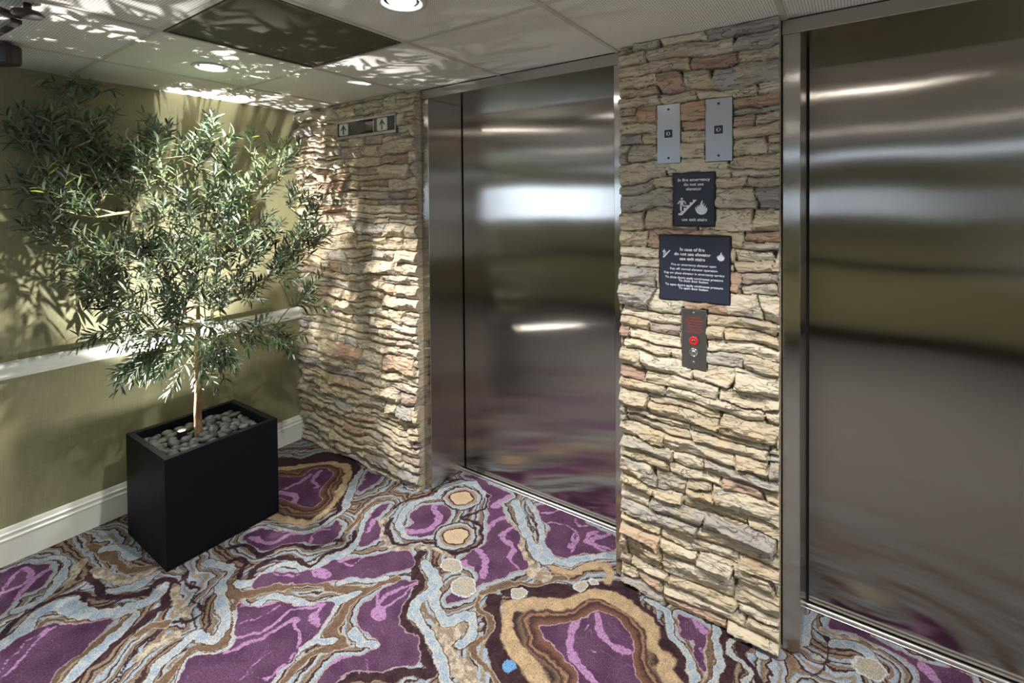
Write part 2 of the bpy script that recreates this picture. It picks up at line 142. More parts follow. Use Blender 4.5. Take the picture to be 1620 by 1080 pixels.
class NT:
    def __init__(self, name):
        self.m = bpy.data.materials.new(name); self.m.use_nodes = True
        self.t = self.m.node_tree; self.b = self.t.nodes['Principled BSDF']; self.out = self.t.nodes['Material Output']
    def n(self, typ, **kw):
        nd = self.t.nodes.new(typ)
        for k, v in kw.items():
            if k.startswith('_'): setattr(nd, k[1:], v)
        return nd
    def l(self, a, b): self.t.links.new(a, b)
    def val(self, sock, v):
        if isinstance(v, bpy.types.NodeSocket): self.l(v, sock)
        else: sock.default_value = v
    def math(self, op, a, b=0.0, c=0.0, clamp=False):
        nd = self.n('ShaderNodeMath'); nd.operation = op; nd.use_clamp = clamp
        self.val(nd.inputs[0], a); self.val(nd.inputs[1], b); self.val(nd.inputs[2], c)
        return nd.outputs[0]
    def ss(self, x, a, b):   # smoothstep 0..1 from a to b
        nd = self.n('ShaderNodeMapRange'); nd.interpolation_type = 'SMOOTHSTEP'
        self.val(nd.inputs['Value'], x); nd.inputs['From Min'].default_value = a; nd.inputs['From Max'].default_value = b
        return nd.outputs['Result']
    def noise(self, scale=5, detail=3, rough=.5, vec=None, dist=0, dim='3D'):
        nd = self.n('ShaderNodeTexNoise'); nd.noise_dimensions = dim
        nd.inputs['Scale'].default_value = scale; nd.inputs['Detail'].default_value = detail
        nd.inputs['Roughness'].default_value = rough; nd.inputs['Distortion'].default_value = dist
        if vec is not None: self.l(vec, nd.inputs['Vector'])
        return nd
    def ramp(self, fac, stops, interp='LINEAR'):
        nd = self.n('ShaderNodeValToRGB'); cr = nd.color_ramp; cr.interpolation = interp
        while len(cr.elements) < len(stops): cr.elements.new(.5)
        for e, (p, c) in zip(cr.elements, stops): e.position = p; e.color = c
        self.val(nd.inputs[0], fac); return nd.outputs[0]
    def mix(self, fac, a, b, mode='MIX'):
        nd = self.n('ShaderNodeMix'); nd.data_type = 'RGBA'; nd.blend_type = mode
        self.val(nd.inputs[0], fac); self.val(nd.inputs[6], a); self.val(nd.inputs[7], b); return nd.outputs[2]
    def coord(self, which='Object', scale=None):
        tc = self.n('ShaderNodeTexCoord').outputs[which]
        if scale is None: return tc
        mp = self.n('ShaderNodeMapping'); mp.inputs['Scale'].default_value = scale; self.l(tc, mp.inputs[0]); return mp.outputs[0]
    def attr(self, name):
        nd = self.n('ShaderNodeAttribute'); nd.attribute_name = name; return nd
    def bump(self, h, strength=.3, dist=.002):
        nd = self.n('ShaderNodeBump'); nd.inputs['Strength'].default_value = strength; nd.inputs['Distance'].default_value = dist
        self.l(h, nd.inputs['Height']); self.l(nd.outputs[0], self.b.inputs['Normal']); return nd
    def base(self, c, rough=.5, metal=0., spec=.5):
        self.val(self.b.inputs['Base Color'], c); self.val(self.b.inputs['Roughness'], rough)
        self.b.inputs['Metallic'].default_value = metal; self.b.inputs['Specular IOR Level'].default_value = spec
        return self.m

def simple(name, c, rough=.5, metal=0., spec=.5):
    t = NT(name); n = t.noise(60, 2); 
    col = t.mix(t.math('MULTIPLY', n.outputs[0], .12), c, tuple(x*.8 for x in c[:3])+(1,))
    return t.base(col, rough, metal, spec)

def emit(name, c, s):
    t = NT(name); t.base((.8,.8,.8,1), .4)
    t.b.inputs['Emission Color'].default_value = c; t.b.inputs['Emission Strength'].default_value = s
    return t.m

def brushed(name, c, rough=.26, aniso=.85, rot=0.25, warp=.03, smear=.17):
    t = NT(name)
    t.b.inputs['Anisotropic'].default_value = aniso; t.b.inputs['Anisotropic Rotation'].default_value = rot
    tg = t.n('ShaderNodeTangent'); tg.direction_type = 'UV_MAP'; tg.uv_map = 'UVMap'
    t.l(tg.outputs[0], t.b.inputs['Tangent'])
    grain = t.noise(1, 3, .6, t.coord('Object', (3, 3, 420)))
    col = t.mix(grain.outputs[0], tuple(x*.95 for x in c[:3])+(1,), c)
    rg = t.math('MULTIPLY_ADD', grain.outputs[0], .08, rough-.04)
    t.base(col, rg, 1.0)
    w = t.noise(1.6, 1, .4, t.coord('Object', (1, 1, .55)))
    b1 = t.bump(w.outputs[0], .5, warp)
    # vertical grain: the hairline grooves scatter reflections sideways
    ge = t.n('ShaderNodeNewGeometry'); wn = t.n('ShaderNodeTexWhiteNoise'); wn.noise_dimensions = '3D'
    mp = t.n('ShaderNodeVectorMath'); mp.operation = 'SCALE'; mp.inputs[3].default_value = 9173.0; t.l(ge.outputs['Position'], mp.inputs[0]); t.l(mp.outputs[0], wn.inputs[0])
    sc_ = t.n('ShaderNodeSeparateColor'); t.l(wn.outputs['Color'], sc_.inputs[0])
    k = t.math('SUBTRACT', t.math('ADD', sc_.outputs[0], t.math('ADD', sc_.outputs[1], sc_.outputs[2])), 1.5)
    k = t.math('MULTIPLY', k, smear)
    cr = t.n('ShaderNodeVectorMath'); cr.operation = 'CROSS_PRODUCT'; t.l(ge.outputs['Normal'], cr.inputs[0]); cr.inputs[1].default_value = (0,0,1)
    s2 = t.n('ShaderNodeVectorMath'); s2.operation = 'SCALE'; t.l(cr.outputs[0], s2.inputs[0]); t.l(k, s2.inputs[3])
    ad = t.n('ShaderNodeVectorMath'); ad.operation = 'ADD'; t.l(ge.outputs['Normal'], ad.inputs[0]); t.l(s2.outputs[0], ad.inputs[1])
    nn = t.n('ShaderNodeVectorMath'); nn.operation = 'NORMALIZE'; t.l(ad.outputs[0], nn.inputs[0])
    t.l(nn.outputs[0], b1.inputs['Normal'])
    return t.m

M = {}
ROT = 0.0
FILL_BIG = 4  # glow strength of the added vestibule fill panel
M['steel'] = brushed('brushed steel', (.39,.355,.325,1), .11, .8, ROT, .02)
M['steel_trim'] = brushed('brushed steel trim', (.52,.49,.46,1), .14, .8, ROT, .004)
M['steel_plate'] = brushed('satin plate steel', (.42,.44,.47,1), .30, .6, ROT, .001)
M['key_plate'] = brushed('dull plate steel', (.36,.34,.335,1), .36, .6, ROT, .001)
M['alu'] = simple('sill aluminium', (.75,.75,.75,1), .25, 1.)
M['black'] = simple('black gap', (.006,.006,.007,1), .7)
M['gloss_black'] = simple('black plastic', (.012,.012,.013,1), .25)
M['dark_screen'] = simple('dark screen', (.03,.025,.022,1), .12)
M['sign'] = simple('navy sign plastic', srgb(44,48,66), .42)
M['sign_edge'] = simple('sign black edge', srgb(22,22,26), .5)
M['letter'] = simple('white lettering', srgb(225,230,240), .5)
M['arrow_tile'] = simple('arrow lens', srgb(205,205,200), .4)
M['screw'] = simple('screw steel', (.55,.55,.55,1), .2, 1.)
M['screw_dark'] = simple('dark screw', (.05,.05,.05,1), .3, .8)
M['red'] = simple('red enamel', srgb(200,28,36), .35)
M['red_ink'] = simple('red ink', srgb(128,52,54), .6)
M['brass'] = simple('key barrel', (.45,.40,.30,1), .25, 1.)
M['bronze'] = simple('dark bronze', srgb(58,48,46), .45, .3)
M['bronze_lt'] = simple('bronze arm', srgb(95,82,76), .35, .6)
M['white_trim'] = simple('painted trim', srgb(222,224,216), .35)
M['grid'] = simple('ceiling grid', srgb(190,184,174), .5)
M['grille'] = simple('grille bronze', srgb(78,70,56), .5, .0)
M['ring'] = simple('downlight ring', srgb(200,200,196), .3)
M['reflector'] = simple('downlight reflector', (.85,.85,.85,1), .15, 1.)
M['lamp'] = emit('lamp lens', (1,.96,.88,1), 55)
M['uplamp'] = emit('uplight lens', (1,.98,.93,1), 60)
M['day'] = emit('daylit pane', (.62,.78,1.,1), 5.0)
M['day_soft'] = emit('dim daylit pane', (.62,.78,1.,1), 1.6)
M['fill_right'] = emit('soft fill pane', (.86,.93,1.,1), .9)  # glow of the fill panel added in the right wall
M['fill_big'] = emit('bright fill pane', (.86,.93,1.,1), FILL_BIG)  # glow of the fill panel added in the vestibule
M['soil'] = simple('potting soil', (.012,.010,.009,1), .95)

def m_planter():
    t = NT('matte black planter'); n = t.noise(25, 4, .6); 
    c = t.mix(n.outputs[0], (.004,.004,.006,1), (.008,.008,.011,1))
    t.base(c, t.math('MULTIPLY_ADD', n.outputs[0], .2, .40), 0, .10); return t.m
M['planter'] = m_planter()

def m_pebble():
    t = NT('river pebble'); oi = t.n('ShaderNodeObjectInfo'); n = t.noise(45, 5, .65)
    base = t.ramp(oi.outputs['Random'], [(0, srgb(42,44,47)), (.4, srgb(58,60,62)), (.75, srgb(74,75,76)), (1, srgb(98,97,92))])
    c = t.mix(t.math('MULTIPLY', n.outputs[0], .7), base, (.05,.05,.052,1))
    t.base(c, .48); t.bump(t.noise(160, 4).outputs[0], .25, .001); return t.m
M['pebble'] = m_pebble()

def m_wall():
    t = NT('linen wallcovering')
    v = t.noise(1, 4, .7, t.coord('Object', (260, 260, 6))); h = t.noise(1, 3, .6, t.coord('Object', (7, 7, 240)))
    f = t.math('MULTIPLY_ADD', v.outputs[0], .65, t.math('MULTIPLY', h.outputs[0], .35))
    c = t.ramp(f, [(.25, srgb(122,119,91)), (.5, srgb(139,136,104)), (.78, srgb(155,151,120))])
    t.base(c, .62, 0, .3); t.bump(f, .25, .0012); return t.m
M['wall'] = m_wall()

def m_tile(nm='perforated ceiling tile', ca=srgb(228,224,218), cb=srgb(238,234,228), hole=srgb(156,150,142), lo=.12, hi=.5):
    t = NT(nm); co = t.coord('Object')
    sx = t.n('ShaderNodeSeparateXYZ'); t.l(co, sx.inputs[0]); k = 2*math.pi/.0085
    a = t.math('SINE', t.math('MULTIPLY', sx.outputs[0], k)); b = t.math('SINE', t.math('MULTIPLY', sx.outputs[1], k))
    d = t.ss(t.math('MULTIPLY_ADD', a, .5, t.math('MULTIPLY', b, .5)), lo, hi)
    n = t.noise(3, 3)
    base = t.mix(n.outputs[0], ca, cb)
    t.base(t.mix(d, base, hole), .6, 0, .3); return t.m
M['tile'] = m_tile()
M['perf'] = m_tile('perforated brown panel', srgb(92,80,62), srgb(98,87,68), srgb(42,36,28), -.3, .2)

def m_stone():
    t = NT('ledgestone'); a = t.attr('stone'); sep = t.n('ShaderNodeSeparateColor'); t.l(a.outputs['Color'], sep.inputs[0])
    r1, r2, r3 = sep.outputs[0], sep.outputs[1], sep.outputs[2]
    tint = t.ramp(r1, [(0, srgb(224,214,193)), (.26, srgb(214,202,178)), (.42, srgb(204,188,160)), (.58, srgb(228,220,202)),
                       (.70, srgb(208,196,172)), (.78, srgb(184,182,176)), (.87, srgb(164,163,164)), (.94, srgb(202,174,154)), (.98, srgb(182,148,130)), (1, srgb(210,182,132))])
    n1 = t.noise(9, 5, .62, t.coord('Object', (1,1,1.6))); n2 = t.noise(5, 4, .6, t.coord('Object', (.8,.8,2.2)), 1.2); n3 = t.noise(60, 5, .7)
    st = t.noise(1, 4, .65, t.coord('Object', (14, 14, 75)))
    c = t.mix(t.math('MULTIPLY', t.ss(n1.outputs[0], .45, .7), .55), tint, srgb(206,182,140))
    c = t.mix(t.math('MULTIPLY', t.ss(n2.outputs[0], .53, .70), .6), c, srgb(152,151,158))
    n4 = t.noise(4.2, 3, .6, t.coord('Object', (1,1,2.6)), .8)
    c = t.mix(t.math('MULTIPLY', t.ss(n4.outputs[0], .62, .75), .5), c, srgb(150,96,72))
    c = t.mix(t.math('MULTIPLY', t.ss(st.outputs[0], .52, .75), .5), c, srgb(128,106,80))
    c = t.mix(t.math('MULTIPLY', n3.outputs[0], .35), c, srgb(160,144,118))
    ck = t.noise(1, 3, .6, t.coord('Object', (5, 5, 24)), 1.4)
    ckl = t.math('ABSOLUTE', t.math('SUBTRACT', ck.outputs[0], .5)); crack = t.ss(ckl, .012, .003)
    c = t.mix(t.math('MULTIPLY', crack, .6), c, srgb(86,70,54))
    c = t.mix(t.math('MULTIPLY', r3, .18), c, (.20,.17,.13,1))
    t.base(c, .86, 0, .25)
    h = t.math('MULTIPLY_ADD', n3.outputs[0], .5, t.math('MULTIPLY', st.outputs[0], 1.0))
    h = t.math('SUBTRACT', h, t.math('MULTIPLY', crack, .7))
    t.bump(h, 1.0, .006); return t.m
M['stone'] = m_stone()

def m_carpet():
    t = NT('agate carpet'); co = t.coord('Object')
    f1 = t.noise(38, 2, .5, co); f2 = t.noise(120, 2, .5, co)
    j = t.math('ADD', t.math('MULTIPLY', t.math('SUBTRACT', f1.outputs[0], .5), .012), t.math('MULTIPLY', t.math('SUBTRACT', f2.outputs[0], .5), .010))
    def fld(name): return t.math('ADD', t.attr(name).outputs['Fac'], j)
    PUR, PUR2, LIL = srgb(94,66,93), srgb(80,53,80), srgb(166,126,168)
    BLU, BLU2, DRK, BRN, TAN, CRM, GLD, GRY = srgb(144,162,180), srgb(160,166,170), srgb(64,46,50), srgb(116,96,80), srgb(142,128,112), srgb(174,166,150), srgb(164,144,116), srgb(128,128,126)
    d = fld('purple')
    # agate bands out from every purple field
    bw = t.noise(6, 2, .5, co)
    dd = t.math('ADD', t.math('MULTIPLY', d, t.math('MULTIPLY_ADD', bw.outputs[0], .7, .65)), 0)
    per = t.math('PINGPONG', dd, .105)
    f = t.math('DIVIDE', per, .105, clamp=True)
    bands = t.ramp(f, [(0, TAN), (.05, TAN), (.07, BLU), (.20, BLU2), (.22, DRK), (.27, DRK), (.29, TAN), (.36, BRN), (.42, GRY), (.44, BLU), (.52, CRM), (.54, DRK), (.58, DRK), (.60, GRY), (.66, BLU), (.74, BLU2), (.76, BRN), (.84, TAN), (.86, DRK), (.92, DRK), (.94, BRN), (1, TAN)], 'LINEAR')
    gb = t.math('DIVIDE', d, .16, clamp=True)
    gold = t.ramp(gb, [(0, srgb(120,84,76)), (.10, srgb(110,80,66)), (.22, DRK), (.27, srgb(150,118,92)), (.33, DRK), (.40, BRN), (.50, DRK), (.62, DRK), (1, DRK)])
    kind = t.math('MULTIPLY', t.math('GREATER_THAN', t.attr('goldkind').outputs['Fac'], .5), t.math('LESS_THAN', d, .19))
    c = t.mix(kind, bands, gold)
    mot = t.noise(30, 3, .6, co)
    def over(c, name, a, b=None, edge=.0025, off=0., ring=None):
        s = fld(name)
        body = a if b is None else t.mix(t.ss(mot.outputs[0], .42, .6), a, b)
        if ring is not None:
            c = t.mix(t.ss(s, off+ring[1]+edge, off+ring[1]-edge), c, ring[0])
        return t.mix(t.ss(s, off+edge, off-edge), c, body)
    c = over(c, 'dark', DRK, srgb(52,34,42))
    c = over(c, 'brown', BRN, srgb(104,84,70), ring=(srgb(168,156,138), .004))
    c = over(c, 'tan', TAN, srgb(186,176,158))
    c = over(c, 'gold', GLD, srgb(184,160,126), edge=.006)
    c = over(c, 'blue', BLU, srgb(170,178,182), ring=(DRK, .0085))
    c = over(c, 'blue', BLU, srgb(172,178,180), ring=(srgb(182,180,172), .0045))
    # purple fields with a pale edge
    c = t.mix(t.math('MULTIPLY', t.ss(d, .0055, .003), .75), c, srgb(178,150,160))
    pn = t.noise(9, 3, .5, co)
    pur = t.mix(t.ss(pn.outputs[0], .4, .65), PUR, PUR2)
    vw = t.noise(7, 3, .55, co, 1.5)
    vein = t.math('ABSOLUTE', t.math('SUBTRACT', vw.outputs[0], .5))
    pur = t.mix(t.math('MULTIPLY', t.ss(vein, .006, .002), .2), pur, LIL)
    lv = fld('vein'); vm = t.noise(70, 2, .5, co)
    lil = t.mix(t.math('MULTIPLY', t.ss(vm.outputs[0], .58, .64), .6), LIL, PUR)
    pur = t.mix(t.ss(lv, .002, -.002), pur, lil)
    c = t.mix(t.ss(d, .0016, -.0016), c, pur)
    # little round nodules
    r = fld('ring')
    rf = t.math('DIVIDE', t.math('ADD', r, .04), .10, clamp=True)
    rc = t.ramp(rf, [(0, srgb(186,166,138)), (.39, srgb(196,176,146)), (.41, DRK), (.47, DRK), (.50, srgb(160,130,110)), (.60, TAN), (.62, BLU2), (.76, BLU2), (.78, DRK), (.92, DRK), (1, DRK)])
    c = t.mix(t.ss(r, .048, .045), c, rc)
    c = over(c, 'spot', srgb(178,166,146), srgb(160,160,154), ring=(srgb(200,204,204), .005))
    c = over(c, 'bspot', srgb(104,150,194))
    # pile speckle
    sp = t.noise(420, 1, .6, co); sp2 = t.noise(170, 1, .6, co)
    g = t.math('ADD', t.math('MULTIPLY', sp.outputs[0], .7), t.math('MULTIPLY', sp2.outputs[0], .5))
    g = t.math('MULTIPLY_ADD', t.math('SUBTRACT', g, .6), 2.0, .66)
    gm = t.n('ShaderNodeMix'); gm.data_type = 'RGBA'; gm.blend_type = 'MULTIPLY'; gm.inputs[0].default_value = 1
    cc = t.n('ShaderNodeCombineColor'); t.l(g, cc.inputs[0]); t.l(g, cc.inputs[1]); t.l(g, cc.inputs[2])
    t.l(c, gm.inputs[6]); t.l(cc.outputs[0], gm.inputs[7])
    t.base(gm.outputs[2], .95, 0, .08)
    t.bump(sp.outputs[0], .5, .003); return t.m
M['carpet'] = m_carpet()

def m_leaf():
    t = NT('olive leaf'); a = t.attr('leaf'); sep = t.n('ShaderNodeSeparateColor'); t.l(a.outputs['Color'], sep.inputs[0])
    top = t.ramp(sep.outputs[0], [(0, srgb(40,56,36)), (.5, srgb(58,76,48)), (.86, srgb(82,100,62)), (.93, srgb(124,144,66)), (1, srgb(166,182,76))])
    back = t.mix(sep.outputs[1], srgb(92,106,90), srgb(124,136,120))
    g = t.n('ShaderNodeNewGeometry')
    t.base(t.mix(g.outputs['Backfacing'], top, back), .42, 0, .45); return t.m
M['leaf'] = m_leaf()
def m_bark():
    t = NT('olive bark'); n = t.noise(1, 4, .6, t.coord('Object', (60,60,14)))
    t.base(t.mix(n.outputs[0], srgb(112,84,58), srgb(166,134,98)), .75); t.bump(n.outputs[0], .5, .003); return t.m
M['bark'] = m_bark()
M['twig'] = simple('olive twig', srgb(128,122,92), .7)

# ================================================================ floor: carpet with the agate pattern as distance fields
def seg_dist(px, py, a, b):
    ax, ay = a; bx, by = b; dx, dy = bx-ax, by-ay; L = dx*dx+dy*dy+1e-12
    t = np.clip(((px-ax)*dx+(py-ay)*dy)/L, 0, 1)
    return np.hypot(px-ax-t*dx, py-ay-t*dy)
def catmull(pts, n=5):
    p = [pts[0]]+list(pts)+[pts[-1]]; out = []
    for i in range(1, len(p)-2):
        for k in range(n):
            t = k/n; a, b, c, d = (np.array(p[j]) for j in (i-1, i, i+1, i+2))
            out.append(.5*((2*b)+(-a+c)*t+(2*a-5*b+4*c-d)*t*t+(-a+3*b-3*c+d)*t**3))
    out.append(np.array(p[-2])); return out
def sdf_polys(px, py, polys):
    best = np.full(px.shape, 9.)
    idx = np.zeros(px.shape, int)
    for k, pl in enumerate(polys):
        pl = catmull(list(pl)+[pl[0]], 3)[:-1]
        d = np.full(px.shape, 9.); ins = np.zeros(px.shape, bool); n = len(pl)
        for i in range(n):
            a, b = pl[i], pl[(i+1)%n]
            d = np.minimum(d, seg_dist(px, py, a, b))
            if a[1] != b[1]:
                c = ((a[1] > py) != (b[1] > py)) & (px < (b[0]-a[0])*(py-a[1])/(b[1]-a[1])+a[0])
                ins ^= c
        d = np.where(ins, -d, d)
        idx = np.where(d < best, k, idx); best = np.minimum(best, d)
    return best, idx
def sdf_strokes(px, py, strokes, seed):
    best = np.full(px.shape, 9.)
    wob = 1+.28*vnoise(px*14, py*14, seed)
    for w, pts in strokes:
        c = catmull(pts, 4); d = np.full(px.shape, 9.)
        for a, b in zip(c, c[1:]): d = np.minimum(d, seg_dist(px, py, a, b))
        best = np.minimum(best, d-w*wob*WS.get(seed, 1.))
    return best
WS = {2: .74, 5: .8, 1: .85}
def carpet_fields(X, Y):
    wx = X+.011*fbm(X*11, Y*11, 31, 3)+.0055*fbm(X*38, Y*38, 33, 2)
    wy = Y+.011*fbm(X*11, Y*11, 41, 3)+.0055*fbm(X*38, Y*38, 43, 2)
    F = {}
    F['purple'], idx = sdf_polys(wx, wy, CARPET['purple'])
    F['goldkind'] = np.isin(idx, CARPET['gold_idx']).astype(float)
    for k, s in (('dark',1),('blue',2),('tan',3),('gold',4),('brown',5),('vein',6)):
        F[k] = sdf_strokes(wx, wy, CARPET[k], s)
    for k in ('ring','spot','bspot'):
        d = np.full(X.shape, 9.)
        for r, c in CARPET[k]: d = np.minimum(d, np.hypot(wx-c[0], wy-c[1])-r)
        F[k] = d
    return F
def grid_patch(verts, faces, data, xs, ys, shift=(0,0), flipx=False):
    X, Y = np.meshgrid(xs, ys); base = len(verts)
    qx = X.copy(); qy = Y.copy()
    # the woven repeat of the carpet: fold any place back into the traced repeat
    W0, W1, H0, H1 = 0.0, 3.9, -2.25, .26
    fold = lambda q, a, b: a+np.abs(((q-a) % (2*(b-a)))-(b-a))*-1+(b-a)
    qx = fold(qx, W0, W1); qy = fold(qy, H0, H1)
    F = carpet_fields(qx, qy)
    V = np.stack([X.ravel(), Y.ravel(), np.zeros(X.size)], 1)
    nx, ny = len(xs), len(ys); I = np.arange(nx*ny).reshape(ny, nx)+base
    q = np.stack([I[:-1,:-1].ravel(), I[:-1,1:].ravel(), I[1:,1:].ravel(), I[1:,:-1].ravel()], 1)
    verts.extend(V.tolist()); faces.extend(q.tolist())
    for k, v in F.items(): data.setdefault(k, []).extend(v.ravel().tolist())
vs, fc, dat = [], [], {}
fx0, fx1, fy0 = 0.0, 4.04, -2.1
grid_patch(vs, fc, dat, np.linspace(fx0, fx1, 506), np.linspace(fy0, .262, 296))
grid_patch(vs, fc, dat, np.linspace(XL, fx0, 60), np.linspace(YB, fy0, 40))
grid_patch(vs, fc, dat, np.linspace(fx0, XR, 120), np.linspace(YB, fy0, 40))
grid_patch(vs, fc, dat, np.linspace(fx1, XR, 40), np.linspace(fy0, .262, 50))
grid_patch(vs, fc, dat, np.linspace(XL, fx0, 60), np.linspace(fy0, YW, 12))
me = bpy.data.meshes.new('floor'); me.from_pydata(vs, [], fc)
for k, v in dat.items():
    at = me.attributes.new(k, 'FLOAT', 'POINT'); at.data.foreach_set('value', np.array(v, dtype=np.float32))
me.materials.append(M['carpet'])
fl = bpy.data.objects.new('floor', me); COL.objects.link(fl)
props(fl, 'purple blue and brown agate patterned carpet covering the whole lobby floor', 'carpet', kind='structure')

# ================================================================ room shell
def struct(name, bm, mat, label, cat, **kw):
    return obj(name, bm, mat, None, label=label, cat=cat, kind='structure', **kw)
bm = bmesh.new(); box(bm, -.12, 0, YW, 0, 0, ZC)
struct('wall_left', bm, M['wall'], 'olive beige linen wall behind the potted olive tree', 'wall')
bm = bmesh.new(); box(bm, XL-.1, XR+.1, YB-.12, YB, 0, 1.30); box(bm, XL-.1, XR+.1, YB-.12, YB, 2.10, ZC)
for a, b, z0, z1 in ((.33, 2.72, 1.30, 2.02), (3.14, XR+.1, 1.30, 2.02), (XL-.1, -2.5, 1.30, 2.10), (-2.5, .33, 1.86, 2.10), (2.72, 3.14, 1.70, 2.02), (2.72, 3.14, 1.30, 1.36), (-2.5,.33,1.30,1.33)):
    box(bm, a, b, YB-.12, YB, z0, z1)
struct('wall_front', bm, M['wall'], 'beige wall facing the lift doors across the lobby', 'wall')
bm = bmesh.new(); box(bm, XR, XR+.1, YB, .3, 0, ZC)
struct('wall_right', bm, M['wall'], 'beige wall closing the far right of the lobby', 'wall')
bm = bmesh.new(); box(bm, XL-.1, XL, YB, YW, 0, ZC); box(bm, XL, -.12, YW, YW+.1, 0, ZC)
struct('wall_vestibule', bm, M['wall'], 'beige walls of the vestibule left of the lobby', 'wall')
bm = bmesh.new(); box(bm, D2[3], XR, 0, .12, 0, ZC)
struct('wall_back', bm, M['wall'], 'plain beige wall right of the second lift', 'wall')
bm = bmesh.new(); box(bm, -.1, XR, .36, .42, -.05, ZC)
struct('wall_light_stop', bm, M['black'], 'unseen black wall added behind the lift doors to stop light leaks', 'wall')  # unseen sheet put in so no light leaks past the doors
for i, (a, b, z0, z1, nm) in enumerate(((-2.5, .33, 1.33, 1.86, 'long daylit window in the vestibule'), (2.72, 3.14, 1.36, 1.70, 'small square daylit window opposite the lifts'), (.33, XR, 2.02, 2.10, 'thin daylit transom strip under the ceiling'))):
    w = empty('window_%d' % (i+1), (a, YB, z0), label=nm, cat='window', kind='structure')
    bm = bmesh.new(); box(bm, a, b, YB-.05, YB-.04, z0, z1); obj('pane', bm, M['day_soft' if i == 2 else 'day'], w)
    bm = bmesh.new()
    for q in ((a, a+.03, z0, z1), (b-.03, b, z0, z1)): box(bm, q[0], q[1], YB-.06, YB+.01, q[2], q[3])
    if i < 2:
        box(bm, a, b, YB-.06, YB+.01, z0, z0+.03); box(bm, a, b, YB-.06, YB+.01, z1-.03, z1)
    obj('window_frame', bm, M['white_trim'], w)

for i, (xa, sg, y0_, y1_, z0, z1, nm) in enumerate(((XR, -1, -3.6, -.9, .75, 2.05, 'wide fill light panel added in the far right wall, framed as a window'), (XL, 1, -3.7, -1.9, .75, 2.05, 'wide fill light panel added in the vestibule end wall, framed as a window'))):  # glowing panels in window frames, added out of view to raise the ambient light
    w = empty('window_%d' % (i+4), (xa, (y0_+y1_)/2, z0), label=nm, cat='window', kind='structure')
    bm = bmesh.new(); box(bm, min(xa, xa+sg*.012), max(xa, xa+sg*.012), y0_, y1_, z0, z1); obj('pane', bm, M['fill_big' if i else 'fill_right'], w)
    bm = bmesh.new(); a_, b_ = sorted((xa, xa+sg*.03))
    for q in ((y0_-.04,y0_,z0-.04,z1+.04),(y1_,y1_+.04,z0-.04,z1+.04),(y0_,y1_,z0-.04,z0),(y0_,y1_,z1,z1+.04),((y0_+y1_)/2-.02,(y0_+y1_)/2+.02,z0,z1)): box(bm, a_, b_, *q)
    obj('window_frame', bm, M['white_trim'], w)

# ---- mouldings
def moulding(name, prof, run, label, mat=None):
    """prof: (out, z) outline; run: ((x,y),(x,y)) base line with outward normal on the left"""
    bm = bmesh.new(); (x0, y0), (x1, y1) = run
    d = Vector((x1-x0, y1-y0, 0)).normalized(); nrm = Vector((-d.y, d.x, 0))
    A = [bm.verts.new(Vector((x0, y0, z))+nrm*o_) for o_, z in prof]; B = [bm.verts.new(Vector((x1, y1, z))+nrm*o_) for o_, z in prof]
    n = len(prof)
    for i in range(n): bm.faces.new((A[i], A[(i+1)%n], B[(i+1)%n], B[i]))
    bm.faces.new(A[::-1]); bm.faces.new(B)
    return obj(name, bm, M['white_trim'], None, label=label, cat='trim', kind='structure', angle=35)
BASE = [(0,0),(.016,0),(.016,.105),(.019,.108),(.019,.113),(.013,.118),(.012,.126),(.016,.131),(.016,.136),(.010,.141),(.008,.150),(.005,.158),(0,.160)]
RAIL = [(0,.812),(.010,.814),(.013,.822),(.016,.826),(.016,.846),(.019,.852),(.026,.860),(.031,.868),(.031,.876),(.028,.884),(.020,.889),(0,.889)]
moulding('baseboard_left', BASE, ((0, -.03), (0, YW)), 'white moulded baseboard along the olive wall')
moulding('trim_1', RAIL, ((0, -.03), (0, YW)), 'white chair rail along the olive wall behind the tree')
moulding('baseboard_front', BASE, ((XR, YB), (XL, YB)), 'white baseboard along the opposite wall')
moulding('trim_2', RAIL, ((XR, YB), (XL, YB)), 'white chair rail along the opposite wall')
for o_ in ('baseboard_left','trim_1'): pass

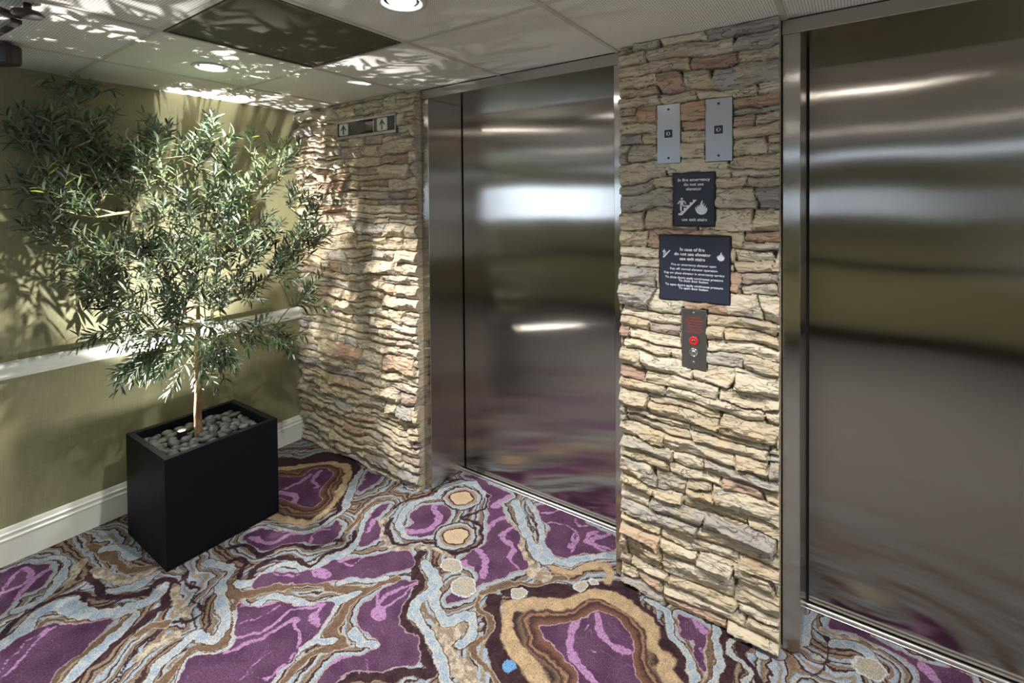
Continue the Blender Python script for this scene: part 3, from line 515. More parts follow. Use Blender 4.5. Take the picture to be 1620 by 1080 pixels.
# ================================================================ ceiling
LIGHTS = [(TX0-.5*TS, TY0-.5*TS+.0)]
TILE_Y = [0.0, TY0] + [TY0-TS*k for k in range(1, 7)]
tx_lo = math.floor((XL-TX0)/TS); tx_hi = math.ceil((XR-TX0)/TS)
DOWN = [(0.706, -.880), (1.925, -.872), (3.14, -.872), (4.355, -.872), (.706, -2.70), (1.925, -2.70), (3.14, -2.70), (4.355, -2.70), (-1.1, -2.70)]
GR = (TX0, TX0+TS, TY0-TS, TY0)     # return grille cell
bm = bmesh.new(); HR = .058
for i in range(tx_lo, tx_hi):
    xa, xb = max(XL, TX0+i*TS), min(XR, TX0+(i+1)*TS)
    for j in range(len(TILE_Y)-1):
        ya, yb = max(YB, TILE_Y[j+1]), TILE_Y[j]
        if yb <= YB or xb <= xa: continue
        if abs(xa-GR[0]) < .01 and abs(ya-GR[2]) < .01: continue
        hole = [c for c in DOWN if xa < c[0] < xb and ya < c[1] < yb]
        if not hole:
            f = bm.faces.new([bm.verts.new((x, y, ZC)) for x, y in ((xa,ya),(xa,yb),(xb,yb),(xb,ya))])
        else:
            cx, cy = hole[0]; n = 48; inn = []; outr = []
            for k in range(n):
                a = 2*math.pi*(k+.5)/n; dx, dy = math.cos(a), math.sin(a)
                inn.append(bm.verts.new((cx+HR*dx, cy+HR*dy, ZC)))
                t = min(((xb if dx > 0 else xa)-cx)/dx if abs(dx) > 1e-9 else 9, ((yb if dy > 0 else ya)-cy)/dy if abs(dy) > 1e-9 else 9)
                outr.append(bm.verts.new((cx+t*dx, cy+t*dy, ZC)))
            for k in range(n): bm.faces.new((inn[k], inn[(k+1)%n], outr[(k+1)%n], outr[k]))
            # close the four corners of the tile
            for cxx, cyy in ((xa,ya),(xa,yb),(xb,ya),(xb,yb)):
                best = None
                for k in range(n):
                    p, q = outr[k].co, outr[(k+1)%n].co
                    onx = lambda v: abs(v.x-cxx) < 1e-5
                    ony = lambda v: abs(v.y-cyy) < 1e-5
                    if (onx(p) and ony(q)) or (ony(p) and onx(q)): best = (outr[k], outr[(k+1)%n])
                if best: bm.faces.new((best[0], best[1], bm.verts.new((cxx, cyy, ZC))))
ce = struct('ceiling', bm, M['tile'], 'suspended ceiling of pale square perforated tiles', 'ceiling', recalc=False)
for p in ce.data.polygons: pass
ce.data.flip_normals() if ce.data.polygons[0].normal.z > 0 else None
bm = bmesh.new()
for i in range(tx_lo, tx_hi+1):
    x = TX0+i*TS
    if XL < x < XR: box(bm, x-.009, x+.009, YB, 0, ZC-.004, ZC+.02)
for y in TILE_Y[1:]:
    if y > YB: box(bm, XL, XR, y-.009, y+.009, ZC-.0035, ZC+.02)
obj('grid_bars', bm, M['grid'], ce)
bm = bmesh.new(); box(bm, XL-.1, XR+.1, YB-.1, .42, ZC+.16, ZC+.2)
struct('ceiling_slab', bm, M['black'], 'dark structural slab hidden above the tiles', 'ceiling')

# return grille: frame and egg crate core
x0, x1, y0, y1 = GR[0]+.013, GR[1]-.013, GR[2]+.013, GR[3]-.013
g = empty('return_air_grille', ((x0+x1)/2, (y0+y1)/2, ZC), label='brown perforated air return grille set in the ceiling beside the olive tree', cat='grille')
bm = bmesh.new(); w = .010
for q in ((x0,x1,y0,y0+w),(x0,x1,y1-w,y1),(x0,x0+w,y0+w,y1-w),(x1-w,x1,y0+w,y1-w)): box(bm, q[0], q[1], q[2], q[3], ZC-.006, ZC+.012)
obj('frame', bm, M['grille'], g)
bm = bmesh.new(); box(bm, x0+w, x1-w, y0+w, y1-w, ZC-.001, ZC+.008)
obj('perforated_panel', bm, M['perf'], g)
bm = bmesh.new(); box(bm, x0, x1, y0, y1, ZC+.012, ZC+.016); obj('backing', bm, simple('duct brown', srgb(48,43,36), .8), g)

# ---- downlights
def lamp(name, kind, loc, energy, color, parent=None, **kw):
    l = bpy.data.lights.new(name, kind); l.energy = energy; l.color = color
    for k, v in kw.items(): setattr(l, k, v)
    o = bpy.data.objects.new(name, l); COL.objects.link(o); o.location = loc
    if parent is not None: o.parent = parent; o.location = Vector(loc)-parent.location
    return o
DL_LABEL = ['round recessed ceiling downlight directly above the olive tree', 'round recessed ceiling downlight at the top edge beyond the brown grille']
def downlight(i, c):
    p = empty('downlight', (c[0], c[1], ZC), label=DL_LABEL[i] if i < 2 else 'round recessed ceiling downlight out of view further along the lobby', cat='ceiling light', group='recessed lobby downlights')
    bm = bmesh.new(); lathe(bm, [(.058,0),(.074,-.001),(.076,-.004),(.072,-.008),(.062,-.008),(.055,-.003),(.052,.012),(.058,.012),(.058,0)], 48, (c[0],c[1],ZC)); obj('trim_ring', bm, M['ring'], p, smooth=True)
    bm = bmesh.new(); lathe(bm, [(.054,.0),(.050,.03),(.036,.075),(.040,.078),(.057,.03),(.0575,.0)], 48, (c[0],c[1],ZC)); obj('reflector', bm, M['reflector'], p, smooth=True)
    bm = bmesh.new(); lathe(bm, [(.0001,-.013),(.022,-.011),(.038,-.006),(.047,.004),(.047,.016)], 40, (c[0],c[1],ZC)); obj('lens', bm, M['lamp'], p, smooth=True)
    e = DOWN_E*{0: 2.7, 1: 1.25, 2: 1.1}.get(i, 1.) if c[1] > -2 else DOWN_E*(.15 if c[0] < 1.5 else .9)
    l = lamp('downlight_beam', 'SPOT', (c[0], c[1], ZC-.024), e, (1, .96, .91), p, spot_size=math.radians(114), spot_blend=.55, shadow_soft_size=.022)
    return p
DOWN_E = 84
for i, c in enumerate(DOWN): downlight(i, c)

# ================================================================ stone cladding
def stone_panel(name, x0, x1, z0, z1, flats, seed, label, step=.004, lscale=1.):
    rng = np.random.RandomState(seed)
    nx = int((x1-x0)/step)+1; nz = int((z1-z0)/step)+1
    X, Z = np.meshgrid(np.linspace(x0, x1, nx), np.linspace(z0, z1, nz))
    wz = Z+.017*vnoise(X*4.5, Z*4, seed)+.006*vnoise(X*16, Z*14, seed+1)+.0025*vnoise(X*55, Z*50, seed+2)
    wx = X+.010*vnoise(X*9, Z*14, seed+4)+.004*vnoise(X*40, Z*40, seed+5)
    rows = []; z = z0-.01
    while z < z1+.03:
        h = rng.choice([.036,.046,.058,.072,.088], p=[.17,.27,.27,.19,.10])*rng.uniform(.9,1.12); rows.append((z, z+h)); z += h
    H = np.zeros_like(X); T = np.zeros(X.shape+(3,)); E = np.full_like(X, 9.)
    for (a, b) in rows:
        x = x0-rng.uniform(.02,.2)
        while x < x1+.05:
            L = rng.uniform(.10,.34)*(1 if b-a < .07 else .85)*lscale
            cells = [(a, b)]
            if b-a > .055 and rng.rand() < .38:
                m = a+(b-a)*rng.uniform(.35,.65); cells = [(a, m), (m, b)]
            sh = rng.uniform(-.35,.35)
            for (ca, cb) in cells:
                xs = wx-sh*(wz-(ca+cb)/2)
                m = (wz >= ca) & (wz < cb) & (xs >= x) & (xs < x+L)
                if m.any():
                    t = (wz[m]-ca)/(cb-ca); s = (xs[m]-x)/L; hh = cb-ca
                    ed = np.minimum(np.minimum((wz[m]-ca), (cb-wz[m])), np.minimum(xs[m]-x, x+L-xs[m]))
                    pk = np.clip(rng.uniform(.22,.6)+rng.uniform(-.5,.5)*(s-.5)+.24*vnoise(X[m]*rng.uniform(7,16), Z[m]*4, seed+int(rng.randint(999))), .06, .92)
                    amp = rng.uniform(.010,.030)*min(1.3, hh/.055)
                    up = np.clip((t-pk)/(1-pk), 0, 1); dn = np.clip((pk-t)/pk, 0, 1)
                    prof = amp*(1-.75*up**1.15-1.0*dn**.9)
                    h = rng.uniform(.022,.044)+prof+rng.uniform(-.010,.010)*(s-.5)
                    h -= .014*(1-sstep(0, .0045, ed))
                    H[m] = h; E[m] = ed
                    T[m, 0] = rng.rand(); T[m, 1] = rng.rand(); T[m, 2] = rng.rand()
            x += L
    rid = 1-np.abs(vnoise(X*26, Z*75, seed+11)); strata = vnoise(X*12, Z*95, seed+8)
    face = sstep(.002, .012, E)
    H += face*(.0055*fbm(X*15, Z*24, seed+7, 4)+.0030*strata+.0035*(rid-.6)+.0016*fbm(X*70, Z*90, seed+9, 3))
    H = np.maximum(H, .006)
    # stones cut away behind the mounted plates
    for (fx0_, fx1_, fz0_, fz1_, dep) in flats:
        j = .004*vnoise(X*38, Z*38, seed+13)
        ins = np.minimum(np.minimum(X-fx0_, fx1_-X), np.minimum(Z-fz0_, fz1_-Z))+j
        k = sstep(-.003, .002, ins); H = H*(1-k)+np.minimum(H, dep)*k
        near = sstep(-.10, -.0, ins)*(1-k)
        H = H*(1-near*.55)+near*.55*np.minimum(H, dep+.014)
    # ragged free ends
    XX = X+0; edge = np.minimum(X-x0, x1-X)
    V = np.stack([XX.ravel(), -H.ravel(), Z.ravel()], 1)
    I = np.arange(nx*nz).reshape(nz, nx)
    Q = np.stack([I[:-1,:-1].ravel(), I[:-1,1:].ravel(), I[1:,1:].ravel(), I[1:,:-1].ravel()], 1).tolist()
    verts = V.tolist(); tint = T.reshape(-1, 3).tolist()
    loop = list(I[0,:])+list(I[1:,-1])+list(I[-1,:-1][::-1])+list(I[1:-1,0][::-1])
    base = len(verts)
    for v in loop: verts.append([verts[v][0], .02, verts[v][2]]); tint.append([.1,.5,.5])
    n = len(loop)
    for i in range(n): Q.append([loop[i], base+i, base+(i+1)%n, loop[(i+1)%n]])
    Q.append([base+i for i in range(n)])
    me = bpy.data.meshes.new(name); me.from_pydata(verts, [], Q)
    at = me.color_attributes.new('stone', 'FLOAT_COLOR', 'POINT')
    at.data.foreach_set('color', np.concatenate([np.array(tint), np.ones((len(tint),1))], 1).astype(np.float32).ravel())
    me.materials.append(M['stone'])
    o = bpy.data.objects.new(name, me); COL.objects.link(o)
    return props(o, label, 'stone wall', kind='structure')
stone_panel('wall_stone', 0.0, D1[0]-.002, 0.002, ZC-.003, [(.432,.964,1.972,2.078,.008)], 21, 'stacked ledgestone wall between the olive wall and the left lift')
stone_panel('wall_pillar', D1[3]+.001, D2[0]-.006, 0.002, ZC-.003,
            [(2.437,2.525,1.716,1.941,.022),(2.616,2.707,1.714,1.941,.022),(2.498,2.650,1.477,1.677,.022),(2.444,2.701,1.194,1.443,.022),(2.528,2.618,.943,1.168,.022)],
            54, 'stacked ledgestone pillar between the two lifts')
bm = bmesh.new(); box(bm, -.12, D1[0]-.001, .02, .14, 0, ZC); box(bm, D1[3]+.001, D2[0]-.001, .02, .14, 0, ZC)
struct('wall_core', bm, M['black'], 'block wall hidden behind the ledgestone', 'wall')

# ================================================================ lift entrances
def lift(i, D, label):
    a, b, c, d = D
    r = empty('door_%d' % i, ((a+d)/2, 0, 0), label=label, cat='elevator door', kind='structure')
    def st(name, bm, mat, **kw):
        o = obj(name, bm, mat, r, **kw); uv_box(o); return o
    bm = bmesh.new(); box(bm, a, b, 0, REC+.03, 0, ZH, .0015, 1); st('jamb', bm, M['steel_trim'])
    bm = bmesh.new(); box(bm, c, d, 0, REC+.03, 0, ZH, .0015, 1); st('jamb', bm, M['steel_trim'])
    bm = bmesh.new(); box(bm, a-.002, d+.002, -.004, REC+.03, ZH, ZC-.006, .0015, 1); st('header', bm, M['steel_trim'])
    bm = bmesh.new(); box(bm, b+.007, c-.001, REC, REC+.03, .007, ZH+.002, .001, 1); st('door_panel', bm, M['steel'])
    bm = bmesh.new(); box(bm, b, b+.007, REC+.012, REC+.03, 0, ZH, 0); box(bm, b, c, REC-.006, REC+.05, 0, .004)
    st('door_gap', bm, M['black'])
    bm = bmesh.new()
    box(bm, b, c, REC-.038, REC-.026, 0, .0075, .001, 1); box(bm, b, c, REC-.014, REC-.006, 0, .0075, .001, 1); box(bm, b, c, REC-.028, REC-.012, 0, .004)
    st('sill', bm, M['alu'], label='ribbed bright aluminium sill')
lift(1, D1, 'brushed steel lift entrance left of the ledgestone pillar')
lift(2, D2, 'brushed steel lift entrance right of the ledgestone pillar')

# ================================================================ plates and signs
YP = -.036
def screws(parent, pts, mat, r=.0042):
    for x, z in pts:
        bm = bmesh.new(); lathe(bm, [(r, 0), (r, -.0012), (r*.7, -.0024), (.0001, -.0026)], 16, (x, YP-.004, z), 'Y')
        obj('screw', bm, mat, parent, smooth=True)
def text_mesh(lines):
    """lines: (string, x centre, z baseline, size, offset) -> one bmesh on the x,z plane at y=0"""
    bm = bmesh.new()
    for s, cx, z, size, off in lines:
        cu = bpy.data.curves.new('t', 'FONT'); cu.body = s; cu.size = size; cu.align_x = 'CENTER'; cu.offset = off; cu.resolution_u = 3
        o = bpy.data.objects.new('t', cu); COL.objects.link(o)
        dg = bpy.context.evaluated_depsgraph_get(); me = bpy.data.meshes.new_from_object(o.evaluated_get(dg))
        b2 = bmesh.new(); b2.from_mesh(me)
        for v in b2.verts: v.co = Vector((cx+v.co.x, 0, z+v.co.y))
        tmp = bpy.data.meshes.new('x'); b2.to_mesh(tmp); bm.from_mesh(tmp); b2.free()
        bpy.data.meshes.remove(tmp); bpy.data.meshes.remove(me)
        bpy.data.objects.remove(o); bpy.data.curves.remove(cu)
    return bm
def place_y(bm, y, thick=.0006):
    r = bmesh.ops.extrude_face_region(bm, geom=bm.faces[:])
    vs_ = [e for e in r['geom'] if isinstance(e, bmesh.types.BMVert)]
    for v in bm.verts: v.co.y = y
    for v in vs_: v.co.y = y-thick
    return bm

# key switch plates
for (x0, x1, z0, z1, lab, tool) in ((2.437,2.525,1.716,1.941,'left of the two brushed steel key switch plates high on the stone pillar',0),(2.616,2.707,1.714,1.941,'right of the two brushed steel key switch plates high on the stone pillar',1)):
    cx, cz = (x0+x1)/2, (z0+z1)/2
    p = empty('key_switch_plate', (cx, YP, cz), label=lab, cat='switch plate', group='key switch plates above the signs')
    bm = bmesh.new(); box(bm, x0, x1, YP-.004, YP, z0, z1, .0012, 2); o = obj('plate', bm, M['steel_plate'], p); uv_box(o)
    bm = bmesh.new(); box(bm, x0+.006, x1-.006, YP, -.008, z0+.006, z1-.006); obj('back_box', bm, M['black'], p)
    screws(p, [(cx, z1-.020), (cx, z0+.020)], M['screw_dark'])
    s = .0155
    bm = bmesh.new(); box(bm, cx-s-.0012, cx+s+.0012, YP-.0052, YP-.0035, cz-s-.0012, cz+s+.0012, .0004, 1); l = obj('label_border', bm, M['letter'], p)
    bm = bmesh.new(); box(bm, cx-s, cx+s, YP-.0058, YP-.005, cz-s, cz+s); l2 = obj('label', bm, M['sign'], p)
    bm = bmesh.new(); lathe(bm, [(.0082,0),(.0082,-.002),(.0066,-.003),(.0046,-.003),(.0044,-.001)], 24, (cx, YP-.0057, cz), 'Y'); k = obj('key_barrel', bm, M['screw'], p, smooth=True)
    bm = bmesh.new(); a = .45 if tool else -.6
    prism(bm, [(cx+math.cos(a)*u-math.sin(a)*v, cz+math.sin(a)*u+math.cos(a)*v) for u, v in ((-.0012,-.004),(.0012,-.004),(.0012,.004),(-.0012,.004))], YP-.0075, YP-.006); obj('key_slot', bm, M['black'], p)

# sign pictograms: unit square 0..1, y up
FLAME = [(.50,.02),(.30,.06),(.13,.17),(.03,.34),(.01,.50),(.05,.56),(.10,.46),(.13,.40),(.15,.52),(.20,.66),(.25,.58),(.27,.50),(.31,.62),(.36,.72),(.38,.60),(.42,.66),(.44,.80),(.52,.92),(.60,1.0),(.60,.86),(.57,.74),(.61,.64),(.66,.74),(.74,.82),(.71,.70),(.70,.58),(.75,.54),(.80,.62),(.85,.68),(.85,.54),(.84,.44),(.89,.44),(.94,.52),(.97,.40),(.95,.28),(.86,.14),(.70,.05)]
STAIR = [(.02,.0),(.21,.0),(1.0,.93),(.79,.93),(.79,.78),(.62,.78),(.62,.61),(.46,.61),(.46,.45),(.30,.45),(.30,.26),(.15,.26),(.15,.13),(.02,.13)]
def stroke(bm, p, q, w, y0, y1):
    p = Vector((p[0], p[1])); q = Vector((q[0], q[1])); d = (q-p).normalized(); n = Vector((-d.y, d.x))*w/2
    prism(bm, [(p-n)[:], (q-n)[:], (q+n)[:], (p+n)[:]], y0, y1)
def pict(parent, x, z, w, h, what, y):
    bm = bmesh.new(); f = lambda p: (x+p[0]*w, z+p[1]*h)
    if what == 'flame': prism(bm, [f(p) for p in FLAME], y-.0006, y)
    else:
        prism(bm, [f(p) for p in STAIR], y-.0006, y)
        S = lambda a, b, ww: stroke(bm, f(a), f(b), ww*w, y-.0007, y)
        cx_, cz_ = f((.20, 1.0)); prism(bm, [(cx_+.062*w*math.cos(k*.5236), cz_+.062*w*math.sin(k*.5236)) for k in range(12)], y-.0006, y)
        prism(bm, [f(p) for p in ((.10,.90),(.30,.90),(.27,.62),(.12,.56))], y-.0007, y)
        S((.155,.62),(.155,.28),.09); S((.24,.66),(.30,.55),.08); S((.29,.555),(.46,.555),.06); S((.12,.89),(-.02,.68),.055); S((.28,.89),(.39,.78),.055); S((.385,.79),(.41,.66),.055)
    return obj('flame_pictogram' if what == 'flame' else 'stairs_pictogram', bm, M['letter'], parent)
def sign(x0, x1, z0, z1, lines, picts, label):
    p = empty('sign', ((x0+x1)/2, YP, (z0+z1)/2), label=label, cat='sign')
    bm = bmesh.new(); box(bm, x0, x1, YP-.004, YP-.0005, z0, z1, .001, 1); obj('back_plate', bm, M['sign_edge'], p)
    bm = bmesh.new(); box(bm, x0+.004, x1-.004, YP-.006, YP-.0035, z0+.004, z1-.004, .0008, 1); obj('face', bm, M['sign'], p)
    bm = bmesh.new(); box(bm, x0+.02, x1-.02, YP-.0005, -.008, z0+.02, z1-.02); obj('mount', bm, M['black'], p)
    for ln in lines: obj('lettering', place_y(text_mesh([ln]), YP-.006), M['letter'], p)
    for q in picts: pict(p, *q, YP-.006)
cx = 2.574
sign(2.498, 2.650, 1.477, 1.677, [('In fire emergency', cx, 1.645, .0165, .00035), ('do not use', cx, 1.628, .0165, .00035), ('elevator', cx, 1.611, .0165, .00035), ('use exit stairs', cx+.002, 1.497, .0165, .0004)],
     [(2.517, 1.518, .069, .062, 'stairs'), (2.579, 1.519, .045, .056, 'flame')], 'small navy fire emergency sign with white stairs and flame pictograms')
cx = 2.572
L = [('In case of fire', cx-.004, 1.384, .0165, .0006), ('do not use elevator', cx-.004, 1.3665, .0165, .0006), ('use exit stairs', cx-.004, 1.349, .0165, .0006)]
for k, (s, z) in enumerate((('Fire or emergency elevator open', 1.3275), ('Key off: normal elevator operation', 1.3115), ('Key on: place elevator in emergency service', 1.2955), ('To close doors apply continuous pressure', 1.2785), ('To close door button', 1.2675), ('To open doors apply continuous pressure', 1.2505), ('To open door button', 1.2395))):
    L.append((s, cx, z, .0122, .00025))
sign(2.444, 2.701, 1.194, 1.443, L, [(2.458, 1.356, .030, .030, 'stairs'), (2.655, 1.352, .027, .034, 'flame')], 'large navy sign of white lift fire instructions on the stone pillar')

# firefighter key plate
x0, x1, z0, z1 = 2.528, 2.618, .943, 1.168; cx = (x0+x1)/2
p = empty('fire_key_plate', (cx, YP, (z0+z1)/2), label='dark steel key plate with red ring and faded red print below the large sign', cat='switch plate')
bm = bmesh.new(); box(bm, x0, x1, YP-.004, YP, z0, z1, .0012, 2); o = obj('plate', bm, M['key_plate'], p); uv_box(o)
bm = bmesh.new(); box(bm, x0+.006, x1-.006, YP, -.008, z0+.006, z1-.006); obj('back_box', bm, M['black'], p)
screws(p, [(cx, z1-.014), (cx, z0+.026)], M['screw'], .0045)
bm = bmesh.new(); rr = random.Random(4)
for row in range(6):                                   # worn, unreadable red print
    z = z1-.033-row*.0105; x = x0+.014+rr.uniform(0,.006)
    while x < x1-.018:
        w = rr.uniform(.002,.006); box(bm, x, x+w, YP-.0046, YP-.0038, z-.0026, z+.0026); x += w+.0012
obj('red_print', bm, M['red_ink'], p)
bm = bmesh.new(); lathe(bm, [(.0165,0),(.0165,-.003),(.015,-.0045),(.0075,-.0045),(.007,-.003)], 36, (cx, YP-.004, z0+.106), 'Y'); rg = obj('red_collar', bm, M['red'], p, smooth=True)
bm = bmesh.new(); lathe(bm, [(.0072,0),(.0072,-.0055),(.006,-.0065),(.0001,-.0065)], 24, (cx, YP-.004, z0+.106), 'Y'); obj('key_barrel', bm, M['brass'], p, smooth=True)
bm = bmesh.new(); box(bm, cx-.0012, cx+.0012, YP-.0112, YP-.0098, z0+.102, z0+.110); obj('key_slot', bm, M['black'], p)
bm = bmesh.new(); lathe(bm, [(.0165,0),(.0165,-.003),(.0145,-.006),(.0125,-.0062),(.0115,-.004),(.0075,-.004),(.0070,-.007),(.0030,-.0075),(.0001,-.007)], 36, (cx, YP-.004, z0+.063), 'Y'); obj('indicator_lens', bm, M['screw'], p, smooth=True)

# hall lantern
x0, x1, z0, z1 = .430, .966, 1.970, 2.080
p = empty('hall_lantern', ((x0+x1)/2, YP, (z0+z1)/2), label='steel framed lift direction lantern with two up arrows high on the stone wall', cat='lift indicator')
bm = bmesh.new(); w = .013
for q in ((x0,x1,z0,z0+w*1.25),(x0,x1,z1-w,z1),(x0,x0+w,z0+w,z1-w),(x1-w*.6,x1,z0+w,z1-w)): box(bm, q[0], q[1], YP-.006, -.006, q[2], q[3], .001, 1)
o = obj('frame', bm, M['key_plate'], p); uv_box(o)
bm = bmesh.new(); zi0, zi1 = z0+w*1.25, z1-w
box(bm, x0+w, x0+.185, YP-.002, -.006, zi0, zi1); obj('face_panel', bm, M['gloss_black'], p)
bm = bmesh.new(); box(bm, x1-.185, x1-w*.6, YP-.002, -.006, zi0, zi1); obj('face_panel', bm, M['gloss_black'], p)
bm = bmesh.new(); xa, xb = x0+.185, x1-.185
box(bm, xa, xb, -.012, -.006, zi0, zi1); obj('display_screen', bm, M['dark_screen'], p)
bm = bmesh.new()
def quad(bm, *pts): bm.faces.new([bm.verts.new(q) for q in pts])
quad(bm, (xa, YP-.002, zi0), (xa+.05, -.0125, zi0+.02), (xa+.05, -.0125, zi1), (xa, YP-.002, zi1)); quad(bm, (xa, YP-.002, zi0), (xb, YP-.002, zi0), (xb, -.0125, zi0+.02), (xa+.05, -.0125, zi0+.02))
obj('display_bezel', bm, simple('bezel grey', srgb(70,62,54), .4), p)
bm = bmesh.new(); box(bm, xb-.002, xb+.001, YP-.005, -.008, zi0, zi1); obj('divider', bm, M['screw'], p)
zc = (zi0+zi1)/2
for xc in (x0+.073, x1-.112):
    bm = bmesh.new(); box(bm, xc-.043, xc+.043, YP-.006, YP-.001, zc-.036, zc+.036, .010, 4)
    for v in bm.verts: v.co.y = max(min(v.co.y, YP-.0015), YP-.006)
    a = obj('arrow_lens', bm, M['arrow_tile'], p)
    bm = bmesh.new(); y = YP-.006
    prism(bm, [(xc+u*.9, zc+v_) for u, v_ in ((0,.030),(.027,-.002),(.020,-.008),(.0055,.010),(.0055,-.030),(-.0055,-.030),(-.0055,.010),(-.020,-.008),(-.027,-.002))], y-.0007, y+.0001)
    ar = obj('arrow', bm, M['gloss_black'], p)
for xc, dz in ((x0+.150, .004), (x1-.038, .004)):
    bm = bmesh.new(); lathe(bm, [(.0045,0),(.0045,-.002),(.003,-.004),(.0001,-.0045)], 16, (xc, YP-.002, zc+dz), 'Y'); obj('jewel', bm, M['screw'], p, smooth=True)

# ================================================================ planter, pebbles, olive tree, uplight
PX0, PX1, PY0, PY1, PH = .212, .653, -1.072, -.572, .485
p = empty('planter', ((PX0+PX1)/2, (PY0+PY1)/2, 0), label='square matte black planter box standing on the carpet by the olive wall', cat='planter')
bm = bmesh.new(); w = .028
def rect(z, i): return [bm.verts.new(c) for c in ((PX0+i,PY0+i,z),(PX1-i,PY0+i,z),(PX1-i,PY1-i,z),(PX0+i,PY1-i,z))]
rings = [rect(0,.004), rect(0.004,0), rect(PH-.002,0), rect(PH,.002), rect(PH,w-.002), rect(PH-.003,w), rect(.30,w)]
for A_, B_ in zip(rings, rings[1:]):
    for i in range(4): bm.faces.new((A_[i], A_[(i+1)%4], B_[(i+1)%4], B_[i]))
bm.faces.new(rings[0][::-1]); bm.faces.new(rings[-1])
obj('box', bm, M['planter'], p)
PEB = .446
bm = bmesh.new(); box(bm, PX0+w+.0005, PX1-w-.0005, PY0+w+.0005, PY1-w-.0005, .30, PEB-.016); obj('soil', bm, M['soil'], p)

TB = Vector((.405, -.838, PEB-.03)); UP = Vector((.361, -.893, .460))
rr = random.Random(11)
meshes = []
for k in range(9):
    bm = bmesh.new(); bmesh.ops.create_icosphere(bm, subdivisions=3, radius=1)
    sx, sy, sz = rr.uniform(.95,1.25), rr.uniform(.62,.85), rr.uniform(.45,.62)
    for v in bm.verts:
        n = v.co.normalized(); f = 1+.09*math.sin(n.x*2.3+k)+.07*math.sin(n.y*3.1+k*2.1)+.05*math.sin(n.z*4+k)
        v.co = Vector((n.x*sx, n.y*sy, n.z*sz))*f
    me = bpy.data.meshes.new('pebble'); bm.to_mesh(me); bm.free(); me.materials.append(M['pebble'])
    for q in me.polygons: q.use_smooth = True
    meshes.append(me)
spots = []
tries = 0
sizes = sorted([rr.uniform(.011,.030) for _ in range(500)], reverse=True)
for r in sizes:
    for _ in range(260):
        x = rr.uniform(PX0+w+r*.95, PX1-w-r*.95); y = rr.uniform(PY0+w+r*.95, PY1-w-r*.95)
        if (Vector((x,y))-TB.xy).length < r*.9+.016: continue
        if (Vector((x,y))-UP.xy).length < r*.9+.026: continue
        if all((x-a)**2+(y-b)**2 > ((r+c)*.80)**2 for a, b, c in spots): spots.append((x, y, r)); break
def inner(r): return None
for i, (x, y, r) in enumerate(spots):
    o = bpy.data.objects.new('pebble', meshes[i % 9]); COL.objects.link(o)
    o.scale = (r, r, r*rr.uniform(.85,1.1)); o.rotation_euler = (rr.uniform(-.3,.3), rr.uniform(-.3,.3), rr.uniform(0, 6.3))
    o.location = (x, y, PEB-.018+r*.50+rr.uniform(-.004,.006))
    # keep within the planter walls
    ext = r*1.32
    o.location.x = min(max(x, PX0+w+ext*.92), PX1-w-ext*.92); o.location.y = min(max(y, PY0+w+ext*.92), PY1-w-ext*.92)
    props(o, 'smooth grey river pebble among the many filling the black planter', 'pebble', 'river pebbles in the planter')

u = empty('uplight', tuple(UP), label='small bright spotlight among the pebbles at the foot of the olive trunk', cat='light')
bm = bmesh.new(); lathe(bm, [(.0001,-.045),(.018,-.045),(.020,-.04),(.021,.004),(.0225,.006),(.0225,.013),(.0195,.013),(.019,.002),(.019,-.002)], 32, tuple(UP)); obj('housing', bm, M['bronze'], u, smooth=True)
bm = bmesh.new(); lathe(bm, [(.0001,.0075),(.010,.0065),(.0188,.003)], 32, tuple(UP)); obj('lens', bm, M['uplamp'], u, smooth=True)
lamp('uplight_beam', 'SPOT', (UP.x, UP.y, UP.z+.0125), 260, (1,.98,.94), u, spot_size=math.radians(96), spot_blend=.7, shadow_soft_size=.005).rotation_euler = Vector((.06-UP.x, -.74-UP.y, ZC-UP.z)).to_track_quat('-Z','Y').to_euler()
lamp('uplight_spill', 'SPOT', (UP.x, UP.y, UP.z+.0125), 9, (1,.98,.92), u, spot_size=math.radians(176), spot_blend=.2, shadow_soft_size=.005).rotation_euler = (math.pi, 0, 0)

for o_ in COL.objects:
    if o_.name.startswith('uplight_'):
        o_.data.use_nodes = True; nt_ = o_.data.node_tree; em_ = nt_.nodes['Emission']
        fo_ = nt_.nodes.new('ShaderNodeLightFalloff'); fo_.inputs['Strength'].default_value = 1.0
        nt_.links.new(fo_.outputs['Linear'], em_.inputs['Strength'])

# ---- olive tree
rt = random.Random(5)
tree = empty('olive_tree', (TB.x, TB.y, TB.z), label='leafy olive tree growing from the pebbles of the black planter', cat='tree')
trunk_top = Vector((.400, -.832, .86))
bm = bmesh.new()
tp = [TB, TB+Vector((-.002,.002,.03)), TB+Vector((-.008,.004,.12)), TB+Vector((-.010,.006,.22)), TB+Vector((-.004,.005,.34)), trunk_top, trunk_top+Vector((.004,.004,.10)), trunk_top+Vector((.012,.002,.24)), trunk_top+Vector((.006,-.006,.42))]
tube(bm, tp, [.022,.0185,.0165,.0155,.0150,.0140,.0105,.0070,.0030], 14)
for v in bm.verts:
    v.co += Vector((math.sin(v.co.z*37+v.co.x*90), math.cos(v.co.z*31), 0))*.0012
obj('trunk', bm, M['bark'], tree, smooth=True)
